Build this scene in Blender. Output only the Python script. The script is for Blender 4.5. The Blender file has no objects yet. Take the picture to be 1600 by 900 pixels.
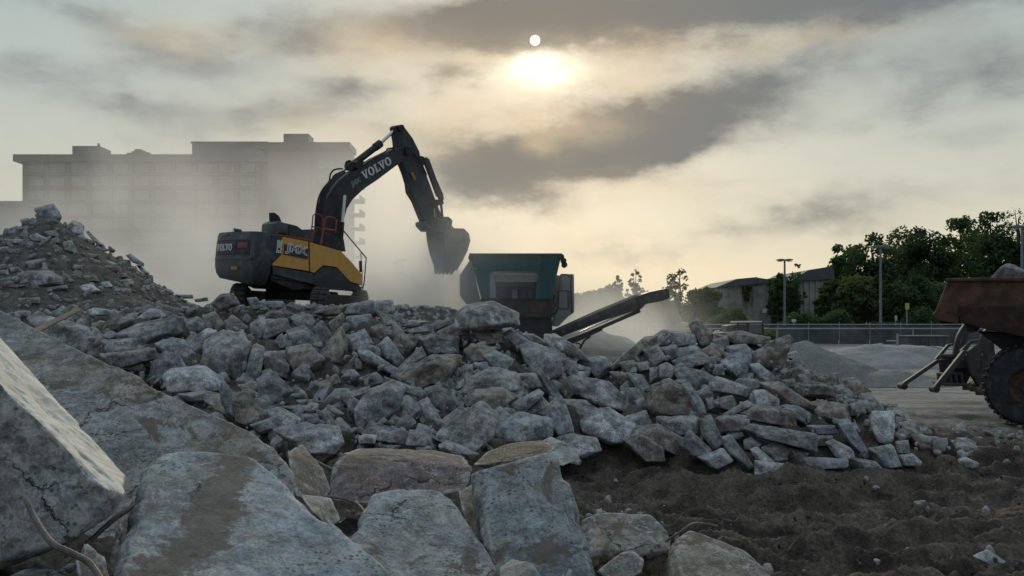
import bpy, bmesh, math, random
import numpy as np
from mathutils import Vector, Matrix

random.seed(7); rng = np.random.default_rng(7)
scene = bpy.context.scene
COL = scene.collection
F = 1500.0; HZ = 500.0; CAMZ = 2.4          # focal length and horizon of the 1600 px wide frame, eye height

# ---------------------------------------------------------------- camera
cd = bpy.data.cameras.new('camera'); cam = bpy.data.objects.new('camera', cd); COL.objects.link(cam)
cam.location = (0, 0, CAMZ); cam.rotation_euler = (math.radians(90), 0, 0)
cd.sensor_width = 36; cd.lens = 36*F/1600; cd.shift_y = 50/1600; cd.clip_start = .1; cd.clip_end = 6000
scene.camera = cam

# ---------------------------------------------------------------- node helper
class NT:
    def __init__(s, tree): s.t = tree; s.n = tree.nodes; s.l = tree.links
    def new(s, typ, **kw):
        nd = s.n.new(typ)
        for k, v in kw.items(): setattr(nd, k, v)
        return nd
    def put(s, v, sock):
        if isinstance(v, bpy.types.NodeSocket): s.l.new(v, sock)
        elif isinstance(v, (tuple, list)) and len(v) == 3 and sock.type == 'RGBA': sock.default_value = (*v, 1)
        else: sock.default_value = v
    def m(s, op, a, b=None, c=None, clamp=False):
        nd = s.new('ShaderNodeMath', operation=op, use_clamp=clamp)
        for k, v in enumerate((a, b, c)):
            if v is not None: s.put(v, nd.inputs[k])
        return nd.outputs[0]
    def vm(s, op, a, b=None):
        nd = s.new('ShaderNodeVectorMath', operation=op)
        s.put(a, nd.inputs[0])
        if b is not None:
            if op == 'SCALE': s.put(b, nd.inputs['Scale'])
            else: s.put(b, nd.inputs[1])
        return nd.outputs['Value'] if op in ('DOT_PRODUCT', 'LENGTH', 'DISTANCE') else nd.outputs[0]
    def mix(s, f, a, b, mode='MIX'):
        nd = s.new('ShaderNodeMix', data_type='RGBA', blend_type=mode)
        s.put(f, nd.inputs[0]); s.put(a, nd.inputs[6]); s.put(b, nd.inputs[7])
        return nd.outputs[2]
    def noise(s, vec, scale, detail=4, rough=.55, dist=0, color=False):
        nd = s.new('ShaderNodeTexNoise'); s.put(vec, nd.inputs['Vector'])
        nd.inputs['Scale'].default_value = scale; nd.inputs['Detail'].default_value = detail
        nd.inputs['Roughness'].default_value = rough; nd.inputs['Distortion'].default_value = dist
        return nd.outputs['Color' if color else 'Fac']
    def vor(s, vec, scale, feature='F1', out='Distance'):
        nd = s.new('ShaderNodeTexVoronoi', feature=feature); s.put(vec, nd.inputs['Vector'])
        nd.inputs['Scale'].default_value = scale
        return nd.outputs[out]
    def ramp(s, f, a, b, c=0., d=1.):
        nd = s.new('ShaderNodeMapRange', interpolation_type='SMOOTHSTEP'); s.put(f, nd.inputs[0])
        for k, v in zip((1, 2, 3, 4), (a, b, c, d)): nd.inputs[k].default_value = v
        return nd.outputs[0]
    def sep(s, v):
        nd = s.new('ShaderNodeSeparateXYZ'); s.put(v, nd.inputs[0]); return nd.outputs
    def comb(s, x, y, z):
        nd = s.new('ShaderNodeCombineXYZ')
        for k, v in enumerate((x, y, z)): s.put(v, nd.inputs[k])
        return nd.outputs[0]
    def bump(s, h, strength=.5, dist=.02, normal=None):
        nd = s.new('ShaderNodeBump'); nd.inputs['Strength'].default_value = strength
        nd.inputs['Distance'].default_value = dist; s.put(h, nd.inputs['Height'])
        if normal is not None: s.put(normal, nd.inputs['Normal'])
        return nd.outputs[0]

# ---------------------------------------------------------------- world: veiled evening sky with broken clouds
SUN_AZ = math.atan2(836-800, F); SUN_EL = math.atan2(HZ-63, math.hypot(F, 36))
w = bpy.data.worlds.new("World"); scene.world = w; w.use_nodes = True
T = NT(w.node_tree); T.n.clear()
gen = T.new('ShaderNodeTexCoord').outputs['Generated']
dx, dy, dz = T.sep(gen)
az = T.m('ARCTAN2', dx, dy)
el = T.m('ARCSINE', dz)
# warp the cloud edges by noise in direction space
stretch = T.comb(dx, dy, T.m('MULTIPLY', dz, 2.2))
wn = T.sep(T.noise(stretch, 7, 6, .6, color=True))
wn2 = T.sep(T.noise(stretch, 22, 5, .6, color=True))
def warp(c, k, a1, a2):
    return T.m('ADD', c, T.m('ADD', T.m('MULTIPLY', T.m('SUBTRACT', wn[k], .5), a1), T.m('MULTIPLY', T.m('SUBTRACT', wn2[k], .5), a2)))
waz = warp(az, 0, .11, .04); wel = warp(el, 1, .06, .028)
def blob(px, py, rx, ry, rot, k, az_=None, el_=None):
    az_ = az_ or waz; el_ = el_ or wel
    a0 = math.atan2(px-800, F); e0 = math.atan2(HZ-py, math.hypot(F, px-800))
    da = T.m('SUBTRACT', az_, a0); de = T.m('SUBTRACT', el_, e0)
    c, s = math.cos(math.radians(rot)), math.sin(math.radians(rot))
    u = T.m('ADD', T.m('MULTIPLY', da, c*F/rx), T.m('MULTIPLY', de, s*F/rx))
    v = T.m('ADD', T.m('MULTIPLY', da, -s*F/ry), T.m('MULTIPLY', de, c*F/ry))
    q = T.m('ADD', T.m('MULTIPLY', u, u), T.m('MULTIPLY', v, v))
    return T.m('MULTIPLY', T.m('EXPONENT', T.m('MULTIPLY', q, -1.)), k)
#CLOUDS#
blobs = [(838,58,95,30,0,.9), (850,24,120,40,0,1.1), (765,20,75,36,0,.6), (1130,2,270,50,0,1.1), (1390,8,140,50,0,.6), (1010,45,120,30,0,.6), (1105,168,155,48,9,1.2), (955,215,110,42,14,1.),
         (840,255,140,42,4,1.0), (735,270,90,44,-8,.7), (760,318,120,24,0,.5), (1030,238,110,26,10,.5), (1490,85,170,40,0,.36), (1520,130,130,34,0,.4),
         (1290,345,140,26,4,.5), (1170,370,90,18,0,.25), (1530,212,110,24,0,.4), (290,88,95,38,-12,.6), (345,190,170,32,4,.6), (60,112,130,26,0,.45),
         (540,148,66,24,0,.55), (560,45,130,40,0,.45), (650,40,80,44,0,.4), (1000,402,180,16,0,.3), (722,118,50,22,0,.6), (690,140,40,14,20,.4), (450,62,80,30,0,.45),
         (1430,300,120,14,0,.25), (1180,285,100,10,0,.2), (160,24,90,14,0,.3), (200,165,100,18,0,.4), (880,205,50,18,0,.5), (420,120,120,24,0,.3), (620,220,80,22,0,.3), (1350,180,120,20,0,.25)]
msum = None
for b in blobs:
    o = blob(*b); msum = o if msum is None else T.m('ADD', msum, o)
gn = T.noise(stretch, 3.2, 8, .58, .3)
# the same broken cloud deck carries on all round the sky
away = T.ramp(T.m('ABSOLUTE', az), .55, .8)
high = T.ramp(el, .36, .5)
other = T.m('MULTIPLY', T.ramp(gn, .44, .66), T.m('MAXIMUM', away, high))
fine = T.noise(stretch, 9, 8, .6)
thin = T.m('ADD', T.m('MULTIPLY', T.ramp(fine, .42, .72), .25), T.m('MULTIPLY', T.ramp(gn, .4, .66), T.m('MULTIPLY', T.ramp(el, .06, .2), .2)))
cloud = T.m('ADD', T.m('MULTIPLY', msum, T.m('ADD', .62, T.m('MULTIPLY', fine, .7))), T.m('ADD', T.m('MULTIPLY', other, .8), thin))
cloud = T.ramp(cloud, .05, 1.15)
sundir = (math.sin(SUN_AZ)*math.cos(SUN_EL), math.cos(SUN_AZ)*math.cos(SUN_EL), math.sin(SUN_EL))
sdot = T.vm('DOT_PRODUCT', gen, sundir)
sang = T.m('ARCCOSINE', sdot)
low = T.m('EXPONENT', T.m('MULTIPLY', T.m('MAXIMUM', el, 0.), -7.))
toward = T.ramp(sdot, -.2, 1.)
upper = T.mix(toward, (.23,.29,.36), (.385,.485,.50))
horiz = T.mix(toward, (.27,.31,.35), (.93,.79,.54))
veil = T.mix(low, upper, horiz)
halo = T.m('EXPONENT', T.m('MULTIPLY', T.m('POWER', T.m('DIVIDE', sang, .2), 2.), -1.))
veil = T.mix(1., veil, T.mix(halo, (0,0,0), (.30,.17,.06)), 'ADD')
sky = T.new('ShaderNodeTexSky', sky_type='NISHITA', sun_disc=False)
sky.sun_elevation = SUN_EL; sky.sun_rotation = SUN_AZ; sky.dust_density = 3; sky.altitude = 50
base = T.mix(1., T.mix(1., veil, (.88,.88,.88), 'MULTIPLY'), T.mix(1., sky.outputs[0], (.003,.003,.003), 'MULTIPLY'), 'ADD')
warm = T.mix(halo, (.15,.165,.17), (.20,.18,.155))
ccol = T.mix(toward, (.28,.32,.36), warm)
full = T.mix(T.m('MULTIPLY', cloud, .92), base, ccol)
peach = None
for b in [(610,75,110,45,0,.55), (700,190,90,50,10,.5), (500,225,120,40,0,.35), (860,190,90,30,0,.6), (985,120,80,26,0,.5), (1000,75,120,20,0,.4), (850,228,28,20,0,.5), (300,60,90,30,0,.35), (400,300,200,40,0,.2), (1000,300,160,30,0,.3), (1250,65,150,20,0,.3), (760,90,50,26,0,.4)]:
    o = blob(*b); peach = o if peach is None else T.m('ADD', peach, o)
full = T.mix(T.m('MINIMUM', T.m('MULTIPLY', peach, T.m('ADD', .5, T.m('MULTIPLY', fine, .8))), .75), full, (.72,.56,.36))
# an overcast dome is brighter overhead than towards the horizon
ov = T.ramp(dz, .42, 1., 1., 1.7); full = T.mix(1., full, T.comb(ov, ov, ov), 'MULTIPLY')
# bright broken patch under the sun and the disc seen through thin cloud
glow = T.m('ADD', blob(850,120,36,17,-8,1.0), blob(848,124,80,40,0,.25))
full = T.mix(1., full, T.mix(1., T.comb(glow, glow, glow), (1.,.9,.62), 'MULTIPLY'), 'ADD')
disc = T.ramp(sang, .0054, .0048)
full = T.mix(disc, full, (1.6,1.5,1.25))
# below the horizon: dark ground tone
full = T.mix(T.ramp(dz, -.03, -.005), (.06,.06,.055), full)
bg = T.new('ShaderNodeBackground'); T.put(full, bg.inputs[0]); bg.inputs[1].default_value = 1.0
T.l.new(bg.outputs[0], T.new('ShaderNodeOutputWorld').inputs[0])
w.cycles.sampling_method = 'MANUAL'; w.cycles.sample_map_resolution = 1024

# ---------------------------------------------------------------- sun (veiled) and exposure
sl = bpy.data.lights.new('sun', 'SUN'); sun = bpy.data.objects.new('sun', sl); COL.objects.link(sun)
sl.energy = 1.2; sl.angle = math.radians(14); sl.color = (1, .86, .66)
sun.rotation_euler = Vector(sundir).to_track_quat('Z', 'Y').to_euler()
scene.view_settings.view_transform = 'Standard'; scene.view_settings.look = 'None'
scene.view_settings.exposure = 0.12; scene.view_settings.gamma = 1.0
c = scene.cycles
c.use_denoising = True; c.denoiser = 'OPENIMAGEDENOISE'
c.max_bounces = 5; c.diffuse_bounces = 3; c.volume_bounces = 2; c.transparent_max_bounces = 8
c.volume_step_rate = 1.0; c.volume_max_steps = 64; c.sample_clamp_indirect = 4

# ---------------------------------------------------------------- generic helpers
def W(px, py, D):
    return Vector(((px-800)*D/F, D, CAMZ+(HZ-py)*D/F))
def sm(a, b, x):
    t = np.clip((x-a)/(b-a), 0, 1); return t*t*(3-2*t)
def _h(i, j, k, s):
    n = (i*374761393 + j*668265263 + k*2147483647 + s*1274126177) & 0xffffffff
    n = ((n ^ (n >> 13))*1274126177) & 0xffffffff
    n = ((n ^ (n >> 16))*2246822519) & 0xffffffff
    return ((n ^ (n >> 15)) & 0xffffff)/float(0xffffff)
def vnoise(p, s=0):
    p = np.asarray(p, float); i = np.floor(p).astype(np.int64); f = p-i; u = f*f*(3-2*f)
    r = 0
    for a in (0, 1):
        for b in (0, 1):
            for c_ in (0, 1):
                wgt = (u[:,0] if a else 1-u[:,0])*(u[:,1] if b else 1-u[:,1])*(u[:,2] if c_ else 1-u[:,2])
                r = r + wgt*_h(i[:,0]+a, i[:,1]+b, i[:,2]+c_, s)
    return r*2-1
def fbm(p, oct=4, s=0, g=.5):
    r = 0; a = 1; q = np.asarray(p, float)
    for o in range(oct):
        r = r + a*vnoise(q, s+o); a *= g; q = q*2.03+17.3
    return r
def new_mesh(name, V, Fc, smooth=True, mats=(), mi=None):
    V = np.asarray(V, np.float32); me = bpy.data.meshes.new(name)
    Fc = np.asarray(Fc, np.int32)
    n, k = Fc.shape
    me.vertices.add(len(V)); me.vertices.foreach_set('co', V.ravel())
    me.loops.add(n*k); me.loops.foreach_set('vertex_index', Fc.ravel())
    me.polygons.add(n); me.polygons.foreach_set('loop_start', np.arange(0, n*k, k, dtype=np.int32))
    me.polygons.foreach_set('use_smooth', np.full(n, smooth))
    for m_ in mats: me.materials.append(m_)
    if mi is not None: me.polygons.foreach_set('material_index', np.asarray(mi, np.int32))
    me.update(calc_edges=True); me.validate()
    return me
def obj(name, me, parent=None, loc=None, label=None, cat=None, group=None, kind=None, M=None, color=None):
    o = bpy.data.objects.new(name, me); COL.objects.link(o)
    if parent: o.parent = parent
    if M is not None: o.matrix_local = M
    if loc is not None: o.location = loc
    if label: o['label'] = label
    if cat: o['category'] = cat
    if group: o['group'] = group
    if kind: o['kind'] = kind
    if color: o.color = (*color, 1)
    return o
def copy_tree(o, parent=None):
    c_ = o.copy(); COL.objects.link(c_); c_.parent = parent
    for ch in list(o.children): copy_tree(ch, c_)
    return c_

class MB:
    """collects shapes into one mesh"""
    def __init__(s): s.v = []; s.f = []
    def add(s, V, Fs):
        b = len(s.v); s.v += [tuple(v) for v in V]; s.f += [tuple(b+i for i in f) for f in Fs]; return s
    def box(s, c_, d, R=None):
        V = [Vector((sx*d[0]/2, sy*d[1]/2, sz*d[2]/2)) for sx in (-1,1) for sy in (-1,1) for sz in (-1,1)]
        if R is not None: V = [R @ v for v in V]
        V = [v+Vector(c_) for v in V]
        return s.add(V, [(0,1,3,2),(4,6,7,5),(0,4,5,1),(2,3,7,6),(0,2,6,4),(1,5,7,3)])
    def beam(s, a, b, wd, ht, up=(0,0,1)):
        a = Vector(a); b = Vector(b); x = (b-a); L = x.length; x.normalize()
        y = Vector(up).cross(x)
        if y.length < 1e-4: y = Vector((0,1,0))
        y.normalize(); z = x.cross(y)
        R = Matrix((x, y, z)).transposed()
        return s.box((a+b)/2, (L, wd, ht), R)
    def tube(s, pts, r, n=8, caps=True):
        pts = [Vector(p) for p in pts]; rs = r if isinstance(r, (list, tuple)) else [r]*len(pts)
        V = []; Fs = []; prev = None
        for i, p in enumerate(pts):
            d = (pts[min(i+1, len(pts)-1)]-pts[max(i-1, 0)]).normalized()
            if prev is None:
                u = d.orthogonal().normalized()
            else:
                u = (prev-d*prev.dot(d)).normalized()
            prev = u; v = d.cross(u)
            for k in range(n):
                a = 2*math.pi*k/n; V.append(p+(u*math.cos(a)+v*math.sin(a))*rs[i])
        for i in range(len(pts)-1):
            for k in range(n):
                Fs.append((i*n+k, i*n+(k+1) % n, (i+1)*n+(k+1) % n, (i+1)*n+k))
        if caps: Fs += [tuple(range(n))[::-1], tuple((len(pts)-1)*n+k for k in range(n))]
        return s.add(V, Fs)
    def prism(s, A, B):
        n = len(A)
        return s.add(list(A)+list(B), [tuple(range(n))[::-1], tuple(range(n, 2*n))]+[(i, (i+1) % n, n+(i+1) % n, n+i) for i in range(n)])
    def build(s, name, mat, parent=None, bevel=0, smooth=False, **kw):
        me = bpy.data.meshes.new(name); me.from_pydata(s.v, [], s.f)
        bm = bmesh.new(); bm.from_mesh(me)
        bmesh.ops.recalc_face_normals(bm, faces=bm.faces)
        if bevel:
            ed = [e for e in bm.edges if len(e.link_faces) == 2 and e.calc_face_angle(0) > .4]
            bmesh.ops.bevel(bm, geom=ed, offset=bevel, segments=2, affect='EDGES', profile=.6, clamp_overlap=True)
        if smooth:
            for f in bm.faces: f.smooth = True
            for e in bm.edges:
                if len(e.link_faces) == 2 and e.calc_face_angle(0) > .6: e.smooth = False
        bm.to_mesh(me); bm.free()
        me.materials.append(mat)
        return obj(name, me, parent, **kw)

# ---------------------------------------------------------------- materials
def mat(name):
    m_ = bpy.data.materials.new(name); m_.use_nodes = True; t = NT(m_.node_tree); t.n.clear()
    p = t.new('ShaderNodeBsdfPrincipled'); o = t.new('ShaderNodeOutputMaterial'); t.l.new(p.outputs[0], o.inputs[0])
    return m_, t, p
def flat(name, col, rough=.6, metal=0, var=.25, scale=3, dirt=None, dscale=2., dk=(.45,.7), bump=0):
    m_, t, p = mat(name)
    oc = t.new('ShaderNodeTexCoord').outputs['Object']
    n = t.noise(oc, scale, 6, .6)
    k = t.ramp(n, .3, .7, 1-var, 1+var)
    cc = t.mix(1., col, t.comb(k, k, k), 'MULTIPLY')
    if dirt:
        cc = t.mix(t.m('MULTIPLY', t.ramp(t.noise(oc, dscale, 8, .65), *dk), .85), cc, dirt)
    t.put(cc, p.inputs['Base Color']); p.inputs['Roughness'].default_value = rough; p.inputs['Metallic'].default_value = metal
    if bump: t.put(t.bump(t.noise(oc, scale*8, 5, .6), bump, .01), p.inputs['Normal'])
    return m_
def concrete(name, pale=False, soil=.5, s=1.0, ct=1., bd=1.):
    """broken concrete: mortar mottling, aggregate specks, pits, soil stains, settled dust; tint from the object colour"""
    m_, t, p = mat(name)
    tc = t.new('ShaderNodeTexCoord').outputs['Object']; oi = t.new('ShaderNodeObjectInfo')
    off = t.m('MULTIPLY', oi.outputs['Random'], 80.)
    vec = t.vm('ADD', t.vm('SCALE', tc, s), t.comb(off, off, off))
    big = t.noise(vec, 2.2, 8, .62, .4); mid = t.noise(vec, 9, 7, .65); fin = t.noise(vec, 55, 4, .6)
    k = t.m('MULTIPLY', t.ramp(big, .5-.15/ct, .5+.15/ct, .5, 1.5), t.m('MULTIPLY', t.ramp(mid, .5-.15/ct, .5+.15/ct, .6, 1.4), t.ramp(fin, .3, .7, .6, 1.4)))
    col = t.mix(1., oi.outputs['Color'], t.comb(k, k, k), 'MULTIPLY')
    hue = t.noise(vec, 3.1, 5, .6, .6)
    col = t.mix(t.ramp(hue, .42, .68, 0, .55), col, t.mix(1., col, (1.12,.96,.8), 'MULTIPLY'))
    col = t.mix(t.ramp(hue, .5, .28, 0, .5), col, t.mix(1., col, (.86,1.0,1.12), 'MULTIPLY'))
    agg = t.vor(vec, 34); aggc = t.new('ShaderNodeTexVoronoi'); t.put(vec, aggc.inputs['Vector']); aggc.inputs['Scale'].default_value = 34
    rnd = t.sep(aggc.outputs['Color'])[0]
    spot = t.m('MULTIPLY', t.ramp(agg, .34, .22), t.ramp(t.noise(vec, 4, 4), .45, .6))
    col = t.mix(t.m('MULTIPLY', spot, .6 if not pale else .2), col, t.mix(rnd, (.06,.065,.07), (.46,.44,.41)))
    # soil smeared over parts of it
    sm_ = t.ramp(t.noise(vec, 1.7, 9, .68, .5), .52, .66)
    col = t.mix(t.m('MULTIPLY', sm_, soil), col, t.mix(mid, (.085,.068,.05), (.16,.13,.10)))
    # pale scratched / powdery patches and settled dust on upward faces
    pw = t.m('MULTIPLY', t.ramp(t.noise(vec, 5.5, 9, .72, 1.2), .54, .7), t.ramp(t.noise(vec, 1.3, 3), .42, .62))
    col = t.mix(t.m('MULTIPLY', pw, .7), col, (.44,.455,.46))
    dk = t.m('MULTIPLY', t.ramp(t.noise(vec, 13, 8, .75, .8), .56, .64), t.ramp(t.noise(vec, 2.7, 4), .4, .6))
    col = t.mix(t.m('MULTIPLY', dk, .3), col, (.07,.068,.065))
    geo = t.new('ShaderNodeNewGeometry'); nz = t.sep(geo.outputs['Normal'])[2]
    dust = t.m('MULTIPLY', t.ramp(nz, .45, .95), t.ramp(mid, .38, .62, .05, .5))
    col = t.mix(dust, col, (.36,.35,.33))
    pt = t.ramp(geo.outputs['Pointiness'], .51, .58)
    col = t.mix(t.m('MULTIPLY', pt, .45), col, (.45,.45,.44))
    t.put(col, p.inputs['Base Color']); p.inputs['Roughness'].default_value = .92
    p.inputs['Specular IOR Level'].default_value = .25
    pit = t.ramp(t.vor(vec, 19), .05, .22)
    h = t.m('ADD', t.m('MULTIPLY', mid, 1.), t.m('ADD', t.m('MULTIPLY', fin, .45), t.m('ADD', t.m('MULTIPLY', pit, .35), t.m('MULTIPLY', spot, .15))))
    t.put(t.bump(h, .75 if not pale else .35, .03*bd/s), p.inputs['Normal'])
    return m_
def slabmat(name, stripe=None):
    """face of a big broken slab: matt mortar, aggregate showing, white lime scuffs, earth stains with their own edges"""
    m_, t, p = mat(name)
    tc = t.new('ShaderNodeTexCoord').outputs['Object']; oi = t.new('ShaderNodeObjectInfo'); off = t.m('MULTIPLY', oi.outputs['Random'], 60.)
    vec = t.vm('ADD', tc, t.comb(off, off, off))
    a = t.noise(vec, 3.2, 9, .7, .7); b = t.noise(vec, 15, 8, .72, .4); f = t.noise(vec, 90, 5, .65); lo = t.noise(vec, 1.1, 4, .5)
    k = t.m('MULTIPLY', t.ramp(a, .36, .64, .72, 1.28), t.m('MULTIPLY', t.ramp(b, .35, .65, .7, 1.3), t.ramp(f, .3, .7, .72, 1.28)))
    col = t.mix(1., oi.outputs['Color'], t.comb(k, k, k), 'MULTIPLY')
    tint = t.noise(vec, 2.4, 6, .6, 1.)
    col = t.mix(t.ramp(tint, .48, .62, 0, .7), col, t.mix(1., col, (1.08,.96,.83), 'MULTIPLY'))
    col = t.mix(t.ramp(tint, .5, .38, 0, .5), col, t.mix(1., col, (.92,1.0,1.06), 'MULTIPLY'))
    # aggregate, denser in patches
    ag = t.new('ShaderNodeTexVoronoi'); t.put(vec, ag.inputs['Vector']); ag.inputs['Scale'].default_value = 48; ag.inputs['Randomness'].default_value = 1
    rn = t.sep(ag.outputs['Color']); spot = t.m('MULTIPLY', t.ramp(ag.outputs['Distance'], .42, .3), t.m('MULTIPLY', t.m('GREATER_THAN', rn[1], .45), t.ramp(t.noise(vec, 3.5, 5), .47, .56)))
    col = t.mix(t.m('MULTIPLY', spot, .75), col, t.mix(t.m('GREATER_THAN', rn[0], .6), (.07,.075,.08), (.42,.40,.36)))
    # white lime scuffs and fine scratches
    wt = t.m('MULTIPLY', t.ramp(t.noise(vec, 7, 10, .78, 1.6), .52, .6), t.ramp(t.noise(vec, 1.8, 5, .6, .5), .47, .58))
    mp = t.new('ShaderNodeMapping'); t.put(vec, mp.inputs[0]); mp.inputs['Scale'].default_value = (2.5, 30, 12); mp.inputs['Rotation'].default_value = (.3, .5, .8)
    sc = t.m('MULTIPLY', t.ramp(t.noise(mp.outputs[0], 1.6, 6, .7, .6), .6, .68), t.ramp(a, .45, .6))
    col = t.mix(t.m('MULTIPLY', t.m('MAXIMUM', wt, t.m('MULTIPLY', sc, .7)), .75), col, (.56,.58,.59))
    cv_ = t.vm('ADD', vec, t.vm('SCALE', t.noise(vec, 5, 6, .7, color=True), .22))
    ck = t.m('MULTIPLY', t.ramp(t.vor(cv_, 1.5, 'DISTANCE_TO_EDGE'), .008, .002), t.ramp(t.noise(vec, 1.6, 3), .5, .58))
    # earth stains
    st = t.m('MULTIPLY', t.ramp(t.noise(vec, 2.6, 10, .72, .8), .53, .585), .85)
    if stripe:
        X = t.sep(t.new('ShaderNodeNewGeometry').outputs['Position'])[0]
        d = t.m('ADD', t.m('SUBTRACT', X, stripe[0]), t.m('MULTIPLY', t.m('SUBTRACT', t.noise(vec, 3.5, 10, .78), .5), .55))
        st = t.m('MAXIMUM', t.m('MULTIPLY', st, .5), t.m('MULTIPLY', t.ramp(t.m('ABSOLUTE', d), stripe[1], stripe[1]*.6), .8))
    col = t.mix(st, col, t.mix(b, (.10,.08,.058), (.19,.155,.12)))
    wv = t.vm('ADD', vec, t.vm('SCALE', t.noise(vec, 30, 3, .6, color=True), .035))
    pv = t.new('ShaderNodeTexVoronoi'); t.put(wv, pv.inputs['Vector']); pv.inputs['Scale'].default_value = 21; pr_ = t.sep(pv.outputs['Color'])[2]
    pit = t.m('MULTIPLY', t.m('LESS_THAN', pv.outputs['Distance'], t.m('MULTIPLY', t.m('POWER', pr_, 3.), .3)), t.ramp(t.noise(vec, 5, 4), .46, .56))
    col = t.mix(t.m('MULTIPLY', pit, .5), col, (.06,.058,.055))
    col = t.mix(t.m('MULTIPLY', ck, .85), col, (.03,.028,.025))
    geo = t.new('ShaderNodeNewGeometry'); pt = t.ramp(geo.outputs['Pointiness'], .502, .53)
    col = t.mix(t.m('MULTIPLY', pt, t.ramp(b, .42, .58, .1, .75)), col, (.47,.47,.46))  # paler edges: fresh breaks, plus skylight on the rims put into the colour
    t.put(col, p.inputs['Base Color']); p.inputs['Roughness'].default_value = .92; p.inputs['Specular IOR Level'].default_value = .25
    h = t.m('ADD', t.m('MULTIPLY', b, .9), t.m('ADD', t.m('MULTIPLY', f, .5), t.m('SUBTRACT', t.m('MULTIPLY', spot, .18), t.m('MULTIPLY', pit, .8))))
    h = t.m('SUBTRACT', h, t.m('ADD', t.m('MULTIPLY', wt, .12), t.m('MULTIPLY', ck, 1.5)))
    t.put(t.bump(h, .9, .014), p.inputs['Normal']); return m_
M_conc = concrete('broken_concrete', soil=.75)
M_conc2 = slabmat('slab_concrete'); M_stripe = slabmat('soil_striped_concrete', (-1.13, .10))
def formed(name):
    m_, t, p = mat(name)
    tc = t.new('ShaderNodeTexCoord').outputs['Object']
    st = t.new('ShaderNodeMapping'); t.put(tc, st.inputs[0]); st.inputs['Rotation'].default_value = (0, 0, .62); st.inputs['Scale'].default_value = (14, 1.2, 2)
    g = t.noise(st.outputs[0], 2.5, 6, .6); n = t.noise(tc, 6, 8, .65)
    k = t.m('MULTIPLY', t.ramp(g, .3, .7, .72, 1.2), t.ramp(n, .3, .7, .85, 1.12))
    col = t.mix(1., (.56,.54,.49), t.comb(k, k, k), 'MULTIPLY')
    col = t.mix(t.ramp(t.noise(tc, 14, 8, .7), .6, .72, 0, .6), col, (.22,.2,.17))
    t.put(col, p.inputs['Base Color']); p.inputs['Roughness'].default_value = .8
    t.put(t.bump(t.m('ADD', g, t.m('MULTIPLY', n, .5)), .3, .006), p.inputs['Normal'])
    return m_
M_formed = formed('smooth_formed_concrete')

def ground_mat():
    m_, t, p = mat('site_ground')
    tc = t.new('ShaderNodeNewGeometry').outputs['Position']; x, y, z = t.sep(tc)
    n1 = t.noise(tc, .35, 8, .6); n2 = t.noise(tc, 3, 9, .65); n3 = t.noise(tc, 26, 6, .65)
    k = t.m('MULTIPLY', t.ramp(n2, .3, .7, .55, 1.5), t.ramp(n3, .3, .7, .6, 1.45))
    wet = t.ramp(t.noise(tc, .8, 6, .6, .8), .5, .6, 1., .55)
    mud = t.mix(1., t.mix(n1, (.054,.044,.035), (.13,.108,.085)), t.comb(*[t.m('MULTIPLY', k, wet)]*3), 'MULTIPLY')
    dusty = t.mix(1., t.mix(n1, (.25,.235,.215), (.36,.345,.32)), t.comb(*( [t.ramp(n2, .3, .7, .75, 1.2)]*3 )), 'MULTIPLY')
    # tracked-out streaks across the yard
    mp = t.new('ShaderNodeMapping'); t.put(tc, mp.inputs[0]); mp.inputs['Scale'].default_value = (.12, 1.1, 1); mp.inputs['Rotation'].default_value = (0,0,.06)
    streak = t.ramp(t.noise(mp.outputs[0], 1.2, 7, .6), .42, .62)
    dusty = t.mix(t.m('MULTIPLY', streak, .65), dusty, (.15,.13,.11))
    yw = t.m('ADD', y, t.m('MULTIPLY', t.m('SUBTRACT', n1, .5), 9.))
    far = t.ramp(yw, 18.5, 25.)
    pile = t.m('MULTIPLY', t.ramp(z, .5, 1.5), t.ramp(y, 60, 50))
    soil = t.mix(1., (.105,.095,.08), t.comb(k, k, k), 'MULTIPLY')
    col = t.mix(far, mud, dusty); col = t.mix(pile, col, soil)
    grass = t.ramp(y, 86, 92)
    col = t.mix(grass, col, t.mix(n2, (.05,.06,.03), (.09,.10,.05)))
    ag = t.ramp(t.vor(tc, 16), .32, .12); r2 = t.ramp(t.noise(tc, 5, 3), .5, .62)
    col = t.mix(t.m('MULTIPLY', t.m('MULTIPLY', ag, r2), .55), col, (.24,.23,.22))
    t.put(col, p.inputs['Base Color']); p.inputs['Roughness'].default_value = .95; p.inputs['Specular IOR Level'].default_value = .2
    h = t.m('ADD', t.m('MULTIPLY', n2, 1.2), t.m('ADD', t.m('MULTIPLY', n3, .5), t.m('MULTIPLY', ag, .2)))
    t.put(t.bump(h, .8, .05), p.inputs['Normal'])
    return m_
M_ground = ground_mat()

# ---------------------------------------------------------------- terrain
# crest of the long rubble heap: (px, py of the soil under the top stones, depth)
CREST = [(-700,500,17.5),(-300,498,17.5),(0,492,17.5),(150,488,17.5),(250,482,17.5),(330,486,17.5),(420,488,17.5),(500,498,17.5),(600,492,17.5),(640,508,17.5),(715,520,17.5),
         (800,515,17.5),(850,540,17.5),(900,558,17.8),(945,574,18),(1000,548,18),(1040,532,18.3),(1110,524,18.5),(1200,540,18.5),
         (1245,566,18.5),(1290,598,18.5),(1340,615,18.3),(1400,650,18),(1460,690,17.5),(1520,705,17),(1580,725,16.5)]
cx_ = np.array([(a-800)*c_/F for a, b, c_ in CREST]); cz_ = np.array([CAMZ+(HZ-b)*c_/F for a, b, c_ in CREST]); cy_ = np.array([c_ for a, b, c_ in CREST])
FOOT = [(-9, 11.5), (-5, 11.8), (-1, 12.2), (0, 13), (.8, 15.0), (2.5, 15.1), (4, 14.8), (6, 15.0), (8, 15.2), (10, 16)]
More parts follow.
